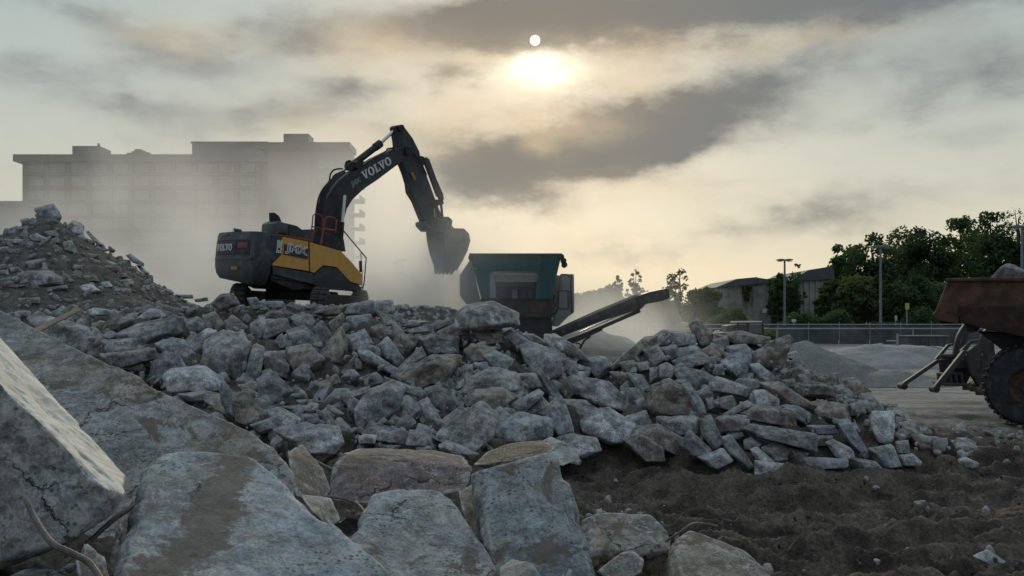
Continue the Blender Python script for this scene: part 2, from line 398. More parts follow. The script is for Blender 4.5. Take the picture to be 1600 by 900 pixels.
fx_ = np.array([a for a, b in FOOT]); fy_ = np.array([b for a, b in FOOT])
def H(x, y):
    x = np.asarray(x, float); y = np.asarray(y, float)
    z = .6*sm(50, 80, y) + .6*sm(90, 300, y)
    z = z + .7*sm(9.5, 4.5, y)*sm(1.6, -1.3, x)*sm(-8, 0, y) + .5*sm(15.5, 12.5, y)*sm(1.2, -1, x)*sm(0, 5, y)
    zr = np.interp(x, cx_, cz_); yr = np.interp(x, cx_, cy_); yf = np.interp(x, fx_, fy_)
    t = np.clip((y-yf)/(yr-yf), 0, 1); front = z + (zr-z)*(t**.85)*(t > 0)
    back = 2.35*sm(-5.5, -8, x) + .9*sm(-2, -6, x)*(1-sm(-5.5, -8, x))
    back = back*sm(60, 45, y)
    tb = sm(0, 5.5, y-yr); rear = zr + (np.maximum(back, z)-zr)*tb
    wide = sm(11.2, 10.2, x)
    h = np.where(y < yr, front, rear)
    h = z + (h-z)*wide
    # soil heap at the left
    r = np.hypot((x+14.6), (y-30)*.95)
    h = np.maximum(h, np.minimum(5.75-.67*r, 5.75-.1*r))
    r2 = np.hypot(x+11.2, (y-27.2)); h = np.maximum(h, 3.2-.35*r2)
    # bench the excavator stands on
    re = np.hypot((x+8.2)/1.25, y-40.5); h = np.maximum(h, 2.84-.0*re - .55*np.maximum(re-4.6, 0))
    # ground the crusher stands on
    rc = np.hypot((x-.3)/1.3, y-45); h = np.maximum(h, 1.0-.3*np.maximum(rc-5, 0))
    return h
def Hs(x, y): return float(H(np.array([x]), np.array([y]))[0])
def hit(px, py, d0=9., d1=34.):
    """distance along the line of sight at which it meets the terrain"""
    D = np.linspace(d0, d1, 1200); z = CAMZ+(HZ-py)*D/F; h = H((px-800)*D/F, D)
    k = np.nonzero(h >= z)[0]
    if len(k): return float(D[k[0]]), True
    return float(D[np.argmin(z-h)]), False

def build_ground():
    az_ = np.concatenate([np.radians(np.linspace(-180, -36, 60, endpoint=False)), np.radians(np.linspace(-36, 36, 500)), np.radians(np.linspace(36, 180, 61)[1:-1])])
    rs = [1.2]
    while rs[-1] < 27: rs.append(rs[-1]+max(.034, .0050*rs[-1]))
    while rs[-1] < 90: rs.append(rs[-1]*1.012)
    while rs[-1] < 4000: rs.append(rs[-1]*1.12)
    rs = np.array(rs); A, R = np.meshgrid(az_, rs); X = (R*np.sin(A)).ravel(); Y = (R*np.cos(A)).ravel()
    Z = H(X, Y); Rr = R.ravel()
    P = np.stack([X, Y, np.zeros_like(X)], 1)
    mudk = sm(24, 17, Y)*sm(-6, 2, Y)
    n_ = len(X)
    near = Rr < 95
    d = np.zeros(n_); Pn = P[near]
    clod = np.abs(fbm(Pn*np.array([.9,1.7,1]), 3, 11))*.24 + np.maximum(0, fbm(Pn*3.6, 4, 21))*.09 + np.abs(fbm(Pn*11, 3, 31))*.05 + np.abs(fbm(Pn*np.array([.45,2.4,1])+Pn[:,[1,0,2]]*np.array([0,.35,0]), 3, 61))*.15 - .2
    rut = -.16*sm(.2, .02, np.abs(vnoise(Pn*np.array([.22, .9, 1])+5, 77)))
    xn, yn = X[near], Y[near]; wob = .35*vnoise(np.c_[xn*.35, yn*0, yn*0], 91)
    for y0, sl, wd, dp in ((10.6,.10,.26,.15),(12.3,.12,.26,.13),(13.9,-.03,.3,.12),(15.2,-.10,.28,.13),(9.3,.22,.24,.10)):
        q = (yn-(y0+sl*(xn-4)+wob))/wd; lug = .025*np.sin((xn+q*.25)*2*math.pi/.22)*np.exp(-q**4)
        rut = rut + (-dp*np.exp(-q**4)+dp*.55*np.exp(-((np.abs(q)-1.55)/.45)**2)+lug)*sm(.6, 2., xn)
        clod = clod*(1-.75*np.exp(-q**4)*sm(.6, 2., xn))
    d[near] = (clod+rut)*(.3+.7*mudk[near])*np.where(Y[near] > 26, .45, 1) + .05*fbm(Pn*.5, 3, 41) - .13*sm(.45, 1.0, Z[near])*sm(22, 20, Y[near])*sm(10, 11.5, Y[near])
    Z = Z + d
    V = np.stack([X, Y, Z], 1); na = len(az_); nr = len(rs)
    i, j = np.meshgrid(np.arange(nr-1), np.arange(na), indexing='ij'); jn = (j+1) % na
    Q = np.stack([i*na+j, i*na+jn, (i+1)*na+jn, (i+1)*na+j], -1).reshape(-1, 4)[:, ::-1]
    # close the centre with a degenerate ring pulled to the axis
    V = np.vstack([V, [[0, 0, Z[:na].mean()]]])
    k = np.arange(na); Q2 = np.stack([np.full(na, len(V)-1), k, (k+1) % na], 1)
    me = bpy.data.meshes.new('ground'); 
    loops = np.concatenate([Q.ravel(), Q2[:, ::-1].ravel()]).astype(np.int32)
    st = np.concatenate([np.arange(len(Q))*4, len(Q)*4+np.arange(na)*3]).astype(np.int32)
    me.vertices.add(len(V)); me.vertices.foreach_set('co', V.astype(np.float32).ravel())
    me.loops.add(len(loops)); me.loops.foreach_set('vertex_index', loops)
    me.polygons.add(len(st)); me.polygons.foreach_set('loop_start', st); me.polygons.foreach_set('use_smooth', np.ones(len(st), bool))
    me.materials.append(M_ground); me.update(calc_edges=True)
    obj('ground', me, kind='structure')
build_ground()

# ---------------------------------------------------------------- stones
ICO = {}
def ico(n):
    if n not in ICO:
        bm = bmesh.new(); bmesh.ops.create_icosphere(bm, subdivisions=n, radius=1)
        ICO[n] = (np.array([v.co[:] for v in bm.verts]), np.array([[v.index for v in f.verts] for f in bm.faces])); bm.free()
    return ICO[n]
def hull_planes(P):
    bm = bmesh.new()
    for q in P: bm.verts.new(q)
    bmesh.ops.convex_hull(bm, input=bm.verts)
    bm.normal_update(); bmesh.ops.recalc_face_normals(bm, faces=bm.faces)
    out = []
    for f in bm.faces:
        if f.calc_area() < 1e-7: continue
        n = np.array(f.normal[:]); d = float(n @ np.array(f.verts[0].co[:]))
        if d < 0: n = -n; d = -d
        if all(not (n @ a > .995 and abs(d-b) < .02*max(d, 1e-6)+1e-4) for a, b in out): out.append((n, max(d, 1e-3)))
    bm.free(); return out
def stone(P, sub=5, p=26, amp=.03, freq=2.2, seed=0, chip=.04, pale_dir=None):
    """solid stone: the hull of P, worn and chipped. Returns centre, mesh arrays"""
    P = np.array([tuple(q) for q in P], float); c0 = P.mean(0); P = P-c0
    pl = hull_planes(P); N = np.array([a for a, b in pl]); D = np.array([b for a, b in pl])
    U, S, Vt = np.linalg.svd(P, full_matrices=False); S = np.maximum(S/np.sqrt(len(P)), S[0]/np.sqrt(len(P))*.12)
    I, Fc = ico(sub); d = (I*S) @ Vt
    if np.linalg.det(Vt) < 0: Fc = Fc[:, ::-1]
    d /= np.linalg.norm(d, axis=1)[:, None]
    q = np.maximum(0, d @ N.T/D)
    r = 1/((q**p).sum(1)**(1/p))
    V = d*r[:, None]; size = S.mean()*1.7
    top = np.sort(q, axis=1); edge = np.clip(1-(top[:, -1]-top[:, -2])/top[:, -1]*9, 0, 1)   # 1 near an edge
    nn = fbm(V/size*freq+seed*3.7, 4, seed)
    ch = np.maximum(0, fbm(V/size*3.2+seed*1.3+9, 3, seed+50)-.05)
    lo = fbm(V/size*.9+seed*2.1, 2, seed+90)
    fine_ = fbm(V*22+seed, 2, seed+130)
    if sub >= 6: fine_ = fine_*.8 + 1.6*fbm(V*7+seed, 3, seed+150) - 11*edge*np.maximum(0, fbm(V*9+seed, 4, seed+170)-.05)
    disp = size*(amp*nn - chip*edge*ch*1.8 + amp*.8*lo) + .0035*fine_*min(1, size)
    V = V + d*disp[:, None]
    mi = None
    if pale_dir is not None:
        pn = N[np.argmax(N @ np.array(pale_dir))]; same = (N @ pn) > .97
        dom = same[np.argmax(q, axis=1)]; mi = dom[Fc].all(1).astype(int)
    return c0, V, Fc, mi
TONES = {'p': (.46,.47,.47), 'm': (.29,.295,.295), 'd': (.17,.175,.18), 'n': (.22,.195,.165), 'b': (.27,.29,.305)}
TONEW = {'p': 'pale grey', 'm': 'mid-grey', 'd': 'dark grey', 'n': 'brownish', 'b': 'blue-grey'}
# ---------------------------------------------------------------- the stones one can tell apart, traced: crop origin and scale, then tone, outline, optional label
C4 = (400, 460, 3.2); C6 = (860, 500, 2.7586); CL = (160, 440, 3.75); CP = (0, 300, 3.461); CR = (880, 600, 2.2222)
LM = {}   # landmark stones: short name to refer to
ST = []
def s_(crop, tone, *p, label=None, mark=None, dd=0., th=None):
    pts = [(crop[0]+a/crop[2], crop[1]+b/crop[2]) for a, b in p]
    ST.append(dict(tone=tone, pts=pts, label=label, mark=mark, dd=dd, th=th, crop=crop))
s_(C4,'p',(1010,105),(1050,60),(1180,40),(1295,95),(1298,150),(1130,178),(1015,165), label='big pale-topped concrete block perched as capstone on the crest in front of the crusher', mark='the perched capstone', dd=-.3)
s_(C4,'n',(1085,185),(1225,178),(1238,240),(1110,262), label='squarish brown block directly underneath the perched capstone', mark='the block under the capstone')
s_(C4,'m',(735,180),(880,150),(880,185),(760,195))
s_(C4,'m',(880,150),(1010,105),(1020,140),(885,185))
s_(C4,'n',(900,190),(1000,140),(1070,200),(1010,220),(905,205))
s_(C4,'b',(820,215),(905,197),(1005,215),(1000,290),(870,308), label='blue-grey squarish block with a notched lower edge below the crest left of the capstone', mark='the notched blue-grey block')
s_(C4,'n',(675,225),(700,150),(790,250),(740,310),(690,260))
s_(C4,'m',(615,255),(660,215),(735,320),(700,355),(625,300))
s_(C4,'b',(515,290),(560,280),(705,370),(690,408),(540,330), label='long smooth sausage-like grey piece pointing down to the right beneath the crest', mark='the sausage-like piece')
s_(C4,'m',(705,370),(820,265),(845,310),(740,380))
s_(C4,'n',(690,400),(880,310),(1005,310),(1010,345),(960,420),(800,470),(740,450), label='large soil-covered brown slab tilted up to the right in the middle of the heap', mark='the soil-covered brown slab', dd=-.15)
s_(C4,'m',(455,215),(540,180),(610,290),(480,300))
s_(C4,'n',(350,340),(360,240),(425,170),(462,250),(440,350), label='pointed tooth-shaped chunk standing upright below the excavator', mark='the tooth-shaped chunk')
s_(C4,'m',(290,170),(330,135),(375,200),(360,250),(310,260))
s_(C4,'m',(160,185),(240,160),(300,215),(300,270),(180,262))
s_(C4,'m',(38,130),(150,125),(165,180),(60,222),(38,215))
s_(C4,'m',(170,115),(235,90),(290,150),(210,165))
s_(C4,'n',(370,140),(430,95),(455,165),(400,185))
s_(C4,'b',(460,115),(570,100),(585,160),(560,185),(462,155), label='neat brick-shaped grey block just under the right-hand track of the excavator', mark='the brick-shaped block')
s_(C4,'m',(440,100),(470,50),(580,30),(610,80),(575,105))
s_(C4,'n',(575,165),(630,150),(685,200),(620,240),(585,200))
s_(C4,'n',(160,270),(260,255),(335,320),(300,370),(200,390),(160,330))
s_(C4,'m',(25,290),(100,290),(160,350),(150,410),(60,400))
s_(C4,'m',(0,255),(38,270),(15,400),(0,420))
s_(C4,'b',(10,430),(75,385),(175,480),(95,570),(20,520), label='pale kite-shaped slab leaning in the dark hollow below the excavator', mark='the kite-shaped slab', dd=-.2)
s_(C4,'d',(0,490),(55,510),(40,550),(0,540))
s_(C4,'n',(420,400),(490,310),(495,350),(460,410))
s_(C4,'d',(520,420),(600,390),(650,440),(560,470))
s_(C4,'m',(425,500),(560,460),(570,490),(450,525))
s_(C4,'m',(510,560),(560,490),(680,440),(730,480),(700,580),(590,650),(540,700),(520,620), label='large scarred boulder tapering downwards beside the bare soil patch', mark='the tapering boulder', dd=-.25)
s_(C4,'m',(650,415),(865,490),(840,530),(690,470))
s_(C4,'b',(715,530),(760,510),(835,570),(780,640),(725,600), dd=-.1)
s_(C4,'m',(820,545),(860,520),(940,655),(900,685),(855,640), label='narrow upright brick-like slab leaning left over the black hole', mark='the slab over the black hole', dd=-.2)
s_(C4,'m',(540,700),(580,640),(760,690),(750,750),(600,730), dd=-.2)
s_(C4,'m',(770,680),(840,685),(850,750),(750,750), dd=-.2)
s_(C4,'b',(650,645),(690,605),(720,620),(725,670))
s_(C4,'d',(850,475),(920,460),(1030,545),(1000,600),(930,610),(870,560))
s_(C4,'m',(900,710),(960,650),(1115,545),(1195,610),(1180,690),(1070,770),(960,740), label='large speckled shield-shaped boulder to the right of the black hole', mark='the shield-shaped boulder', dd=-.35)
s_(C4,'b',(1180,660),(1210,620),(1330,595),(1470,625),(1465,705),(1380,740),(1190,745), label='large flat-faced grey block behind the tall foreground slab', mark='the flat-faced grey block', dd=-.3)
s_(C4,'n',(1065,520),(1100,480),(1220,470),(1300,510),(1240,570),(1160,590),(1075,555))
s_(C4,'m',(1000,490),(1060,425),(1180,370),(1290,400),(1320,470),(1200,470),(1070,540), label='broad domed slab overhanging a brown block in the centre of the heap', mark='the broad domed slab')
s_(C4,'m',(1280,400),(1400,395),(1430,460),(1330,480))
s_(C4,'m',(1240,590),(1290,540),(1400,480),(1430,500),(1300,600), dd=-.1)
s_(C4,'m',(1290,600),(1420,510),(1465,555),(1360,605), dd=-.2)
s_(C4,'b',(1395,385),(1420,375),(1530,520),(1500,560),(1440,460), label='thin blade of concrete leaning steeply to the left over its neighbours', mark='the thin leaning blade', dd=-.3)
s_(C4,'m',(1420,600),(1500,525),(1545,540),(1585,690),(1520,720),(1475,640), dd=-.3)
s_(C4,'m',(1330,260),(1400,250),(1545,310),(1530,390),(1480,420),(1360,370), label='big lumpy grey-green boulder near the foot of the conveyor', mark='the lumpy boulder', dd=-.1)
s_(C4,'b',(1145,310),(1200,285),(1280,320),(1280,385),(1200,380))
s_(C4,'b',(1090,345),(1150,340),(1180,380),(1120,400))
s_(C4,'n',(1045,280),(1080,250),(1195,268),(1150,330),(1070,340))
s_(C4,'m',(1270,175),(1390,245),(1300,265),(1240,200))
s_(C4,'n',(1310,195),(1390,200),(1450,240),(1400,250))
s_(C4,'p',(1450,205),(1500,203),(1600,265),(1660,330),(1510,290),(1450,250), label='pale sloping slab in front of the lower end of the conveyor', mark='the pale slab by the conveyor')
s_(C4,'m',(1000,375),(1080,350),(1085,410),(1020,410))
s_(C4,'n',(1500,450),(1535,395),(1600,480),(1560,520))
s_(C4,'p',(1510,720),(1600,700),(1640,745),(1600,800), dd=-.2)
s_(C4,'p',(100,680),(250,650),(400,665),(420,740),(380,790),(250,800),(160,720), label='whitish loaf-shaped boulder lying alone at the foot of the heap', mark='the whitish loaf-shaped boulder', dd=-.4)
s_(C4,'p',(60,585),(120,565),(215,620),(200,665),(90,660), dd=-.2)
s_(C4,'m',(130,560),(270,555),(280,585),(180,590))
s_(C4,'m',(200,600),(300,600),(310,640),(220,655))
s_(C4,'m',(205,530),(280,525),(280,560),(220,562))
s_(C4,'m',(0,565),(40,600),(30,640),(0,630))
s_(C4,'m',(0,650),(80,620),(100,680),(60,700))
s_(C4,'n',(370,640),(420,625),(420,670),(380,670))
s_(C4,'m',(310,620),(350,640),(330,655),(312,650))
s_(C4,'p',(515,715),(540,700),(600,705),(590,745),(520,745), label='small clean off-white block lying behind the reddish beam', mark='the small off-white block', dd=-.3)
s_(C4,'m',(600,745),(720,755),(700,775),(600,770))
s_(C4,'m',(920,760),(960,730),(1105,795),(1070,820),(940,800), dd=-.2)
s_(C4,'m',(800,760),(870,760),(880,785),(810,785))
s_(C4,'m',(1000,440),(1040,420),(1040,460),(1000,480))
s_(C4,'d',(920,440),(960,450),(950,480),(925,470))
s_(C4,'b',(0,50),(40,25),(70,75),(20,80))
s_(C4,'n',(80,90),(150,60),(180,100),(120,130))
s_(C4,'n',(290,90),(400,60),(460,50),(430,100),(340,110))
s_(C4,'m',(590,80),(600,35),(680,30),(690,80),(650,110))
s_(C4,'m',(680,95),(740,100),(730,140),(690,130))
s_(C4,'p',(730,160),(770,130),(860,135),(800,165))
s_(C4,'m',(620,100),(680,105),(700,150),(640,160))
s_(C4,'m',(180,40),(250,60),(220,90),(150,60))
s_(C4,'m',(60,35),(130,35),(150,65),(80,80))
s_(C4,'m',(1545,320),(1600,330),(1600,380),(1540,400))
s_(C4,'n',(300,450),(400,400),(420,440),(330,490))
s_(C4,'m',(1020,560),(1050,580),(1000,640),(930,625))
s_(C4,'m',(100,240),(150,200),(165,260),(120,280))
# right-hand heap
s_(C6,'m',(455,70),(490,45),(620,60),(625,95),(570,115),(455,110), label='long grey slab lying level on the crest where the conveyor drops its dust', mark='the level crest slab')
s_(C6,'n',(600,20),(640,0),(690,60),(700,110),(650,120),(620,70), label='brown knobbly stone standing highest on the right-hand heap', mark='the highest knobbly stone')
s_(C6,'m',(700,85),(760,75),(770,120),(720,140))
s_(C6,'n',(710,60),(820,50),(940,75),(930,100),(800,100), label='long brown slab lying on the crest below the small digger cab', mark='the crest slab below the digger cab')
s_(C6,'b',(760,115),(840,105),(862,130),(850,160),(770,155))
s_(C6,'n',(865,150),(950,95),(1020,70),(1035,90),(960,218),(880,190), label='large brown plate tipped on edge at the right end of the crest', mark='the brown plate on edge', dd=-.2)
s_(C6,'n',(655,130),(700,105),(740,130),(730,170),(680,175))
s_(C6,'b',(575,120),(620,108),(655,130),(600,150))
s_(C6,'b',(530,175),(640,135),(690,170),(560,210))
s_(C6,'m',(475,120),(540,110),(560,150),(510,180))
s_(C6,'m',(400,130),(460,110),(500,165),(440,200))
s_(C6,'n',(260,200),(400,80),(455,75),(440,110),(330,190),(270,215), label='long brownish piece running down the left shoulder of the right-hand heap', mark='the shoulder piece')
s_(C6,'n',(300,185),(360,175),(375,210),(360,240),(320,225))
s_(C6,'m',(365,185),(420,180),(430,215),(385,220))
s_(C6,'m',(470,200),(500,185),(535,205),(515,255),(475,245), label='small roundish stone balanced on top of a large brown boulder', mark='the balanced round stone', dd=-.3)
s_(C6,'m',(430,210),(460,205),(465,250),(430,270))
s_(C6,'b',(740,180),(800,150),(860,155),(860,205),(840,270),(780,240), label='blue-grey slab facing outward below the crest of the right-hand heap', mark='the blue-grey outward slab')
s_(C6,'m',(860,195),(900,190),(965,245),(960,270),(900,265))
s_(C6,'b',(705,195),(740,190),(750,235),(710,235))
s_(C6,'m',(690,270),(720,245),(850,290),(835,330),(700,305), label='crisp brick-shaped block in the middle of the right-hand heap', mark='the crisp brick-shaped block', dd=-.15)
s_(C6,'m',(840,255),(890,255),(910,290),(870,305))
s_(C6,'d',(530,215),(640,215),(710,250),(690,330),(640,330),(560,270), label='broad dark flat plate set back beside the balanced round stone', mark='the dark set-back plate', dd=.15)
s_(C6,'m',(570,285),(600,275),(665,370),(670,420),(640,430),(590,330), label='narrow slab leaning left against the large brown boulder', mark='the slab against the brown boulder', dd=-.25)
s_(C6,'n',(415,365),(440,290),(510,260),(560,290),(600,370),(590,410),(450,405), label='large brown dome-shaped boulder carrying a small round stone', mark='the brown dome-shaped boulder', dd=-.15)
s_(C6,'n',(260,225),(330,230),(370,270),(350,310),(290,280))
s_(C6,'m',(330,230),(400,240),(430,300),(410,345),(370,290))
s_(C6,'m',(75,260),(110,245),(250,270),(330,360),(320,390),(200,370),(90,310), label='large long slab sloping down to the right in the saddle between the heaps', mark='the saddle slab', dd=-.15)
s_(C6,'p',(90,180),(150,200),(165,220),(90,210))
s_(C6,'p',(85,215),(150,225),(150,250),(90,240))
s_(C6,'m',(130,170),(235,160),(255,200),(200,260),(160,220))
s_(C6,'p',(305,310),(365,305),(370,345),(315,350))
s_(C6,'b',(365,350),(400,335),(415,390),(370,390))
s_(C6,'p',(140,440),(180,400),(250,385),(355,450),(330,520),(250,530),(150,480), label='large pale six-sided boulder at the foot of the saddle between the heaps', mark='the pale six-sided boulder', dd=-.35)
s_(C6,'b',(320,420),(410,392),(435,450),(370,470))
s_(C6,'m',(470,420),(640,415),(640,490),(560,500),(470,455))
s_(C6,'b',(645,430),(690,415),(740,530),(700,555),(655,490), dd=-.15)
s_(C6,'m',(710,345),(780,325),(800,360),(770,390),(720,375))
s_(C6,'m',(720,420),(840,350),(870,370),(780,415))
s_(C6,'m',(670,340),(700,335),(715,375),(680,390))
s_(C6,'p',(875,310),(920,300),(980,340),(975,380),(880,365))
s_(C6,'n',(910,275),(990,270),(1140,370),(1130,400),(1000,370), dd=.1)
s_(C6,'m',(715,425),(760,410),(850,430),(840,480),(730,485), label='rounded loaf-like grey block to the left of the long dark slab', mark='the loaf-like grey block', dd=-.15)
s_(C6,'n',(830,400),(900,370),(1040,390),(1050,460),(960,450),(850,430))
s_(C6,'d',(845,470),(870,450),(1130,490),(1130,560),(1000,530),(880,500), label='very long dark slab lying level low on the right-hand heap', mark='the long dark slab', dd=-.25)
s_(C6,'m',(1000,370),(1060,370),(1115,400),(1100,450),(1050,430))
s_(C6,'b',(1110,455),(1220,455),(1235,490),(1140,495))
s_(C6,'n',(1135,500),(1215,500),(1210,540),(1140,545))
s_(C6,'m',(565,540),(600,475),(690,560),(670,585),(590,580), dd=-.2)
s_(C6,'m',(640,590),(740,555),(780,600),(700,635), dd=-.2)
s_(C6,'m',(745,510),(780,500),(875,630),(850,645),(760,570), label='slender slab leaning left at the foot of the right-hand heap', mark='the slender foot slab', dd=-.15)
s_(C6,'m',(835,520),(870,505),(910,530),(880,565),(840,555))
s_(C6,'p',(865,560),(890,548),(965,610),(900,620), dd=-.1)
s_(C6,'p',(890,610),(1020,625),(1025,675),(960,690),(890,665), label='bright whitish brick-shaped block lying out on the mud at the foot of the heap', mark='the whitish block on the mud', dd=-.1)
s_(C6,'m',(915,550),(980,525),(1030,560),(1010,610),(950,610))
s_(C6,'n',(1030,550),(1110,575),(1080,620),(1035,590))
s_(C6,'b',(1090,590),(1270,600),(1270,635),(1140,640),(1090,620))
s_(C6,'p',(1190,530),(1220,518),(1290,550),(1300,585),(1240,595), dd=-.1)
s_(C6,'b',(1240,440),(1290,435),(1375,580),(1350,595),(1280,520), label='long plank-like slab sliding down to the right near the end of the heap', mark='the plank-like slab', dd=-.15)
s_(C6,'b',(1285,590),(1400,610),(1430,645),(1330,635))
s_(C6,'b',(1380,560),(1470,540),(1510,630),(1440,640),(1400,600))
s_(C6,'p',(1390,400),(1475,400),(1480,440),(1465,530),(1420,520),(1390,460), label='pale upright block like a gatepost stub near the right end of the heap', mark='the pale upright stub', dd=-.35)
s_(C6,'m',(1490,525),(1540,520),(1545,570),(1500,570))
s_(C6,'m',(1505,590),(1560,578),(1595,610),(1590,630),(1520,625))
s_(C6,'n',(1145,390),(1190,350),(1270,370),(1290,430),(1220,445),(1160,420))
s_(C6,'n',(1065,275),(1160,270),(1225,290),(1220,335),(1080,325), label='flat oblong slab jutting level below the brown plate on edge', mark='the jutting oblong slab', dd=-.1)
s_(C6,'n',(1025,215),(1080,200),(1130,240),(1110,270),(1040,250))
s_(C6,'n',(1140,240),(1235,230),(1240,280),(1170,275))
s_(C6,'n',(1265,260),(1310,252),(1420,345),(1360,350),(1280,310), label='brown slab topping the low right tail of the heap against the dusty yard', mark='the brown tail slab')
s_(C6,'m',(1225,290),(1260,280),(1320,330),(1290,360),(1240,340))
s_(C6,'m',(1290,365),(1340,350),(1360,400),(1300,410))
s_(C6,'m',(1320,345),(1400,355),(1410,390),(1350,400))
s_(C6,'n',(1000,260),(1050,255),(1060,290),(1010,290))
s_(C6,'m',(1440,360),(1490,360),(1500,390),(1450,390))
s_(C6,'n',(1480,400),(1560,395),(1600,430),(1520,440))
s_(C6,'n',(1505,450),(1570,440),(1610,500),(1560,530))
s_(C6,'p',(1005,150),(1055,133),(1065,140),(1010,160), label='thin white flake sticking out to the right of the brown plate on edge')
s_(C6,'m',(0,340),(40,345),(90,450),(95,500),(50,510),(0,440), dd=-.1)
s_(C6,'p',(35,510),(90,492),(190,510),(210,560),(130,590),(60,550), dd=-.3)
s_(C6,'p',(0,500),(60,550),(125,600),(120,620),(0,590), dd=-.3)
s_(C6,'n',(320,520),(380,480),(480,550),(485,600),(400,600), dd=-.2)
s_(C6,'n',(370,465),(470,455),(565,510),(560,590),(490,560))
s_(C6,'m',(50,345),(150,350),(220,400),(140,430),(90,440))
s_(CR,'m',(1320,225),(1390,205),(1400,245),(1340,250))
s_(CR,'p',(1385,210),(1420,205),(1480,255),(1440,262),(1390,245), label='pale wedge lying apart at the far right end of the heap', mark='the pale wedge lying apart')
s_(CR,'p',(1375,262),(1400,255),(1440,275),(1430,297),(1380,290), label='small pale block on the mud in front of the pale wedge lying apart')
s_(CR,'n',(1170,140),(1200,135),(1290,230),(1240,240))
s_(CR,'m',(1170,250),(1210,243),(1240,280),(1190,285))
s_(CR,'p',(1430,600),(1475,577),(1550,630),(1530,640),(1460,620), label='lone pale wedge half sunk in the mud of the foreground', dd=0.)
s_(CR,'n',(1220,410),(1255,405),(1270,445),(1235,450), label='muddy upright lump poking out of the churned mud')
# left shoulder of the heap
s_(CL,'m',(90,310),(220,250),(400,210),(450,215),(475,270),(440,300),(240,395),(180,370), label='long thick grey-green slab tilted up to the right above the foreground slab', mark='the long thick tilted slab', dd=-.2)
s_(CL,'p',(205,220),(280,160),(340,170),(365,205),(230,250), label='pale pointed stone just behind the long thick tilted slab', mark='the pale pointed stone')
s_(CL,'n',(0,250),(90,215),(180,220),(100,290),(40,330),(0,320))
s_(CL,'m',(0,345),(190,335),(195,400),(30,420), dd=-.1)
s_(CL,'m',(0,425),(290,395),(305,450),(130,500),(60,480), label='flat scratched slab lying along the top edge of the great foreground slab', mark='the flat scratched slab', dd=-.4)
s_(CL,'p',(505,360),(610,280),(665,295),(600,400),(560,420), label='two-tone block with a bright end face propped at a slant', mark='the two-tone slanted block', dd=-.2)
s_(CL,'m',(590,480),(610,360),(700,300),(810,310),(845,370),(800,560),(700,555),(600,500), label='biggest rounded boulder in the heap below the tail of the excavator', mark='the biggest rounded boulder', dd=-.2)
s_(CL,'m',(840,595),(880,390),(900,375),(943,400),(920,540),(870,600), label='upright slab wedged like a book beside the biggest rounded boulder', mark='the book-like upright slab', dd=-.25)
s_(CL,'n',(830,350),(870,350),(875,400),(830,450))
s_(CL,'m',(320,370),(410,335),(480,350),(575,470),(560,495),(480,480),(380,430))
s_(CL,'b',(280,560),(300,480),(370,418),(440,440),(475,500),(440,520),(400,620),(300,590), label='blue-grey smooth-faced block behind the white-topped slab', mark='the blue-grey smooth-faced block', dd=-.2)
s_(CL,'p',(385,540),(420,515),(590,500),(690,570),(695,630),(440,640), label='white-topped rough-edged slab lying level above the great foreground slab', mark='the white-topped slab', dd=-.6)
s_(CL,'m',(450,660),(600,640),(690,660),(660,700),(520,700), dd=-.3)
s_(CL,'m',(690,650),(710,585),(800,700),(800,800),(740,780), dd=-.4)
s_(CL,'n',(600,700),(690,660),(740,780),(680,760), dd=-.3)
s_(CL,'n',(770,660),(850,655),(950,770),(870,835),(800,800), dd=-.2)
s_(CL,'n',(800,610),(830,605),(970,690),(940,720),(840,690))
s_(CL,'m',(870,840),(990,800),(1020,860),(930,890), dd=-.2)
s_(CL,'m',(480,230),(560,210),(610,250),(590,300),(500,300))
s_(CL,'n',(590,200),(660,180),(720,260),(700,290),(610,250))
s_(CL,'n',(720,230),(780,210),(850,270),(820,300),(730,290))
s_(CL,'m',(870,250),(930,210),(970,250),(940,330),(880,320))
s_(CL,'m',(850,100),(900,95),(950,150),(880,170))
s_(CL,'m',(960,120),(1010,115),(1060,150),(980,155))
s_(CL,'n',(640,130),(700,75),(760,70),(800,130),(700,170))
s_(CL,'m',(1110,205),(1200,190),(1200,240),(1120,260))
s_(CL,'n',(940,200),(1000,165),(1080,180),(1100,230),(1000,215))
s_(CL,'m',(950,420),(1060,410),(1090,520),(1000,520))
# stones on the soil heap at the left
s_(CP,'b',(197,90),(290,70),(325,130),(300,165),(245,150), label='big blue-grey plate standing on the very peak of the soil heap', mark='the plate on the peak')
s_(CP,'p',(370,180),(400,155),(450,180),(445,225),(375,225), label='pale cube-like block just below the peak of the soil heap', mark='the cube-like block below the peak')
s_(CP,'m',(465,215),(480,210),(560,290),(520,280), label='narrow slab lying down the right-hand slope of the soil heap', mark='the slab on the upper slope')
s_(CP,'m',(410,240),(440,228),(478,255),(450,275))
s_(CP,'m',(50,200),(90,185),(125,195),(110,230),(60,235))
s_(CP,'m',(110,150),(150,140),(160,175),(120,180))
s_(CP,'m',(155,150),(180,135),(210,170),(160,180))
s_(CP,'m',(25,255),(150,255),(150,282),(30,280), label='flat oblong slab lying level high on the left side of the soil heap', mark='the flat slab high on the soil heap')
s_(CP,'p',(165,240),(200,225),(255,255),(245,270),(180,268))
s_(CP,'m',(240,215),(300,205),(320,240),(270,240))
s_(CP,'n',(130,190),(180,185),(180,220),(140,215))
s_(CP,'m',(45,308),(105,308),(100,335),(50,330))
s_(CP,'m',(0,300),(45,295),(40,325),(0,340))
s_(CP,'m',(345,275),(385,265),(420,330),(400,335),(350,320))
s_(CP,'m',(140,375),(240,362),(200,415),(160,420), label='grey triangular piece half buried in the front of the soil heap', mark='the half-buried triangle')
s_(CP,'p',(325,360),(350,342),(362,360),(345,378))
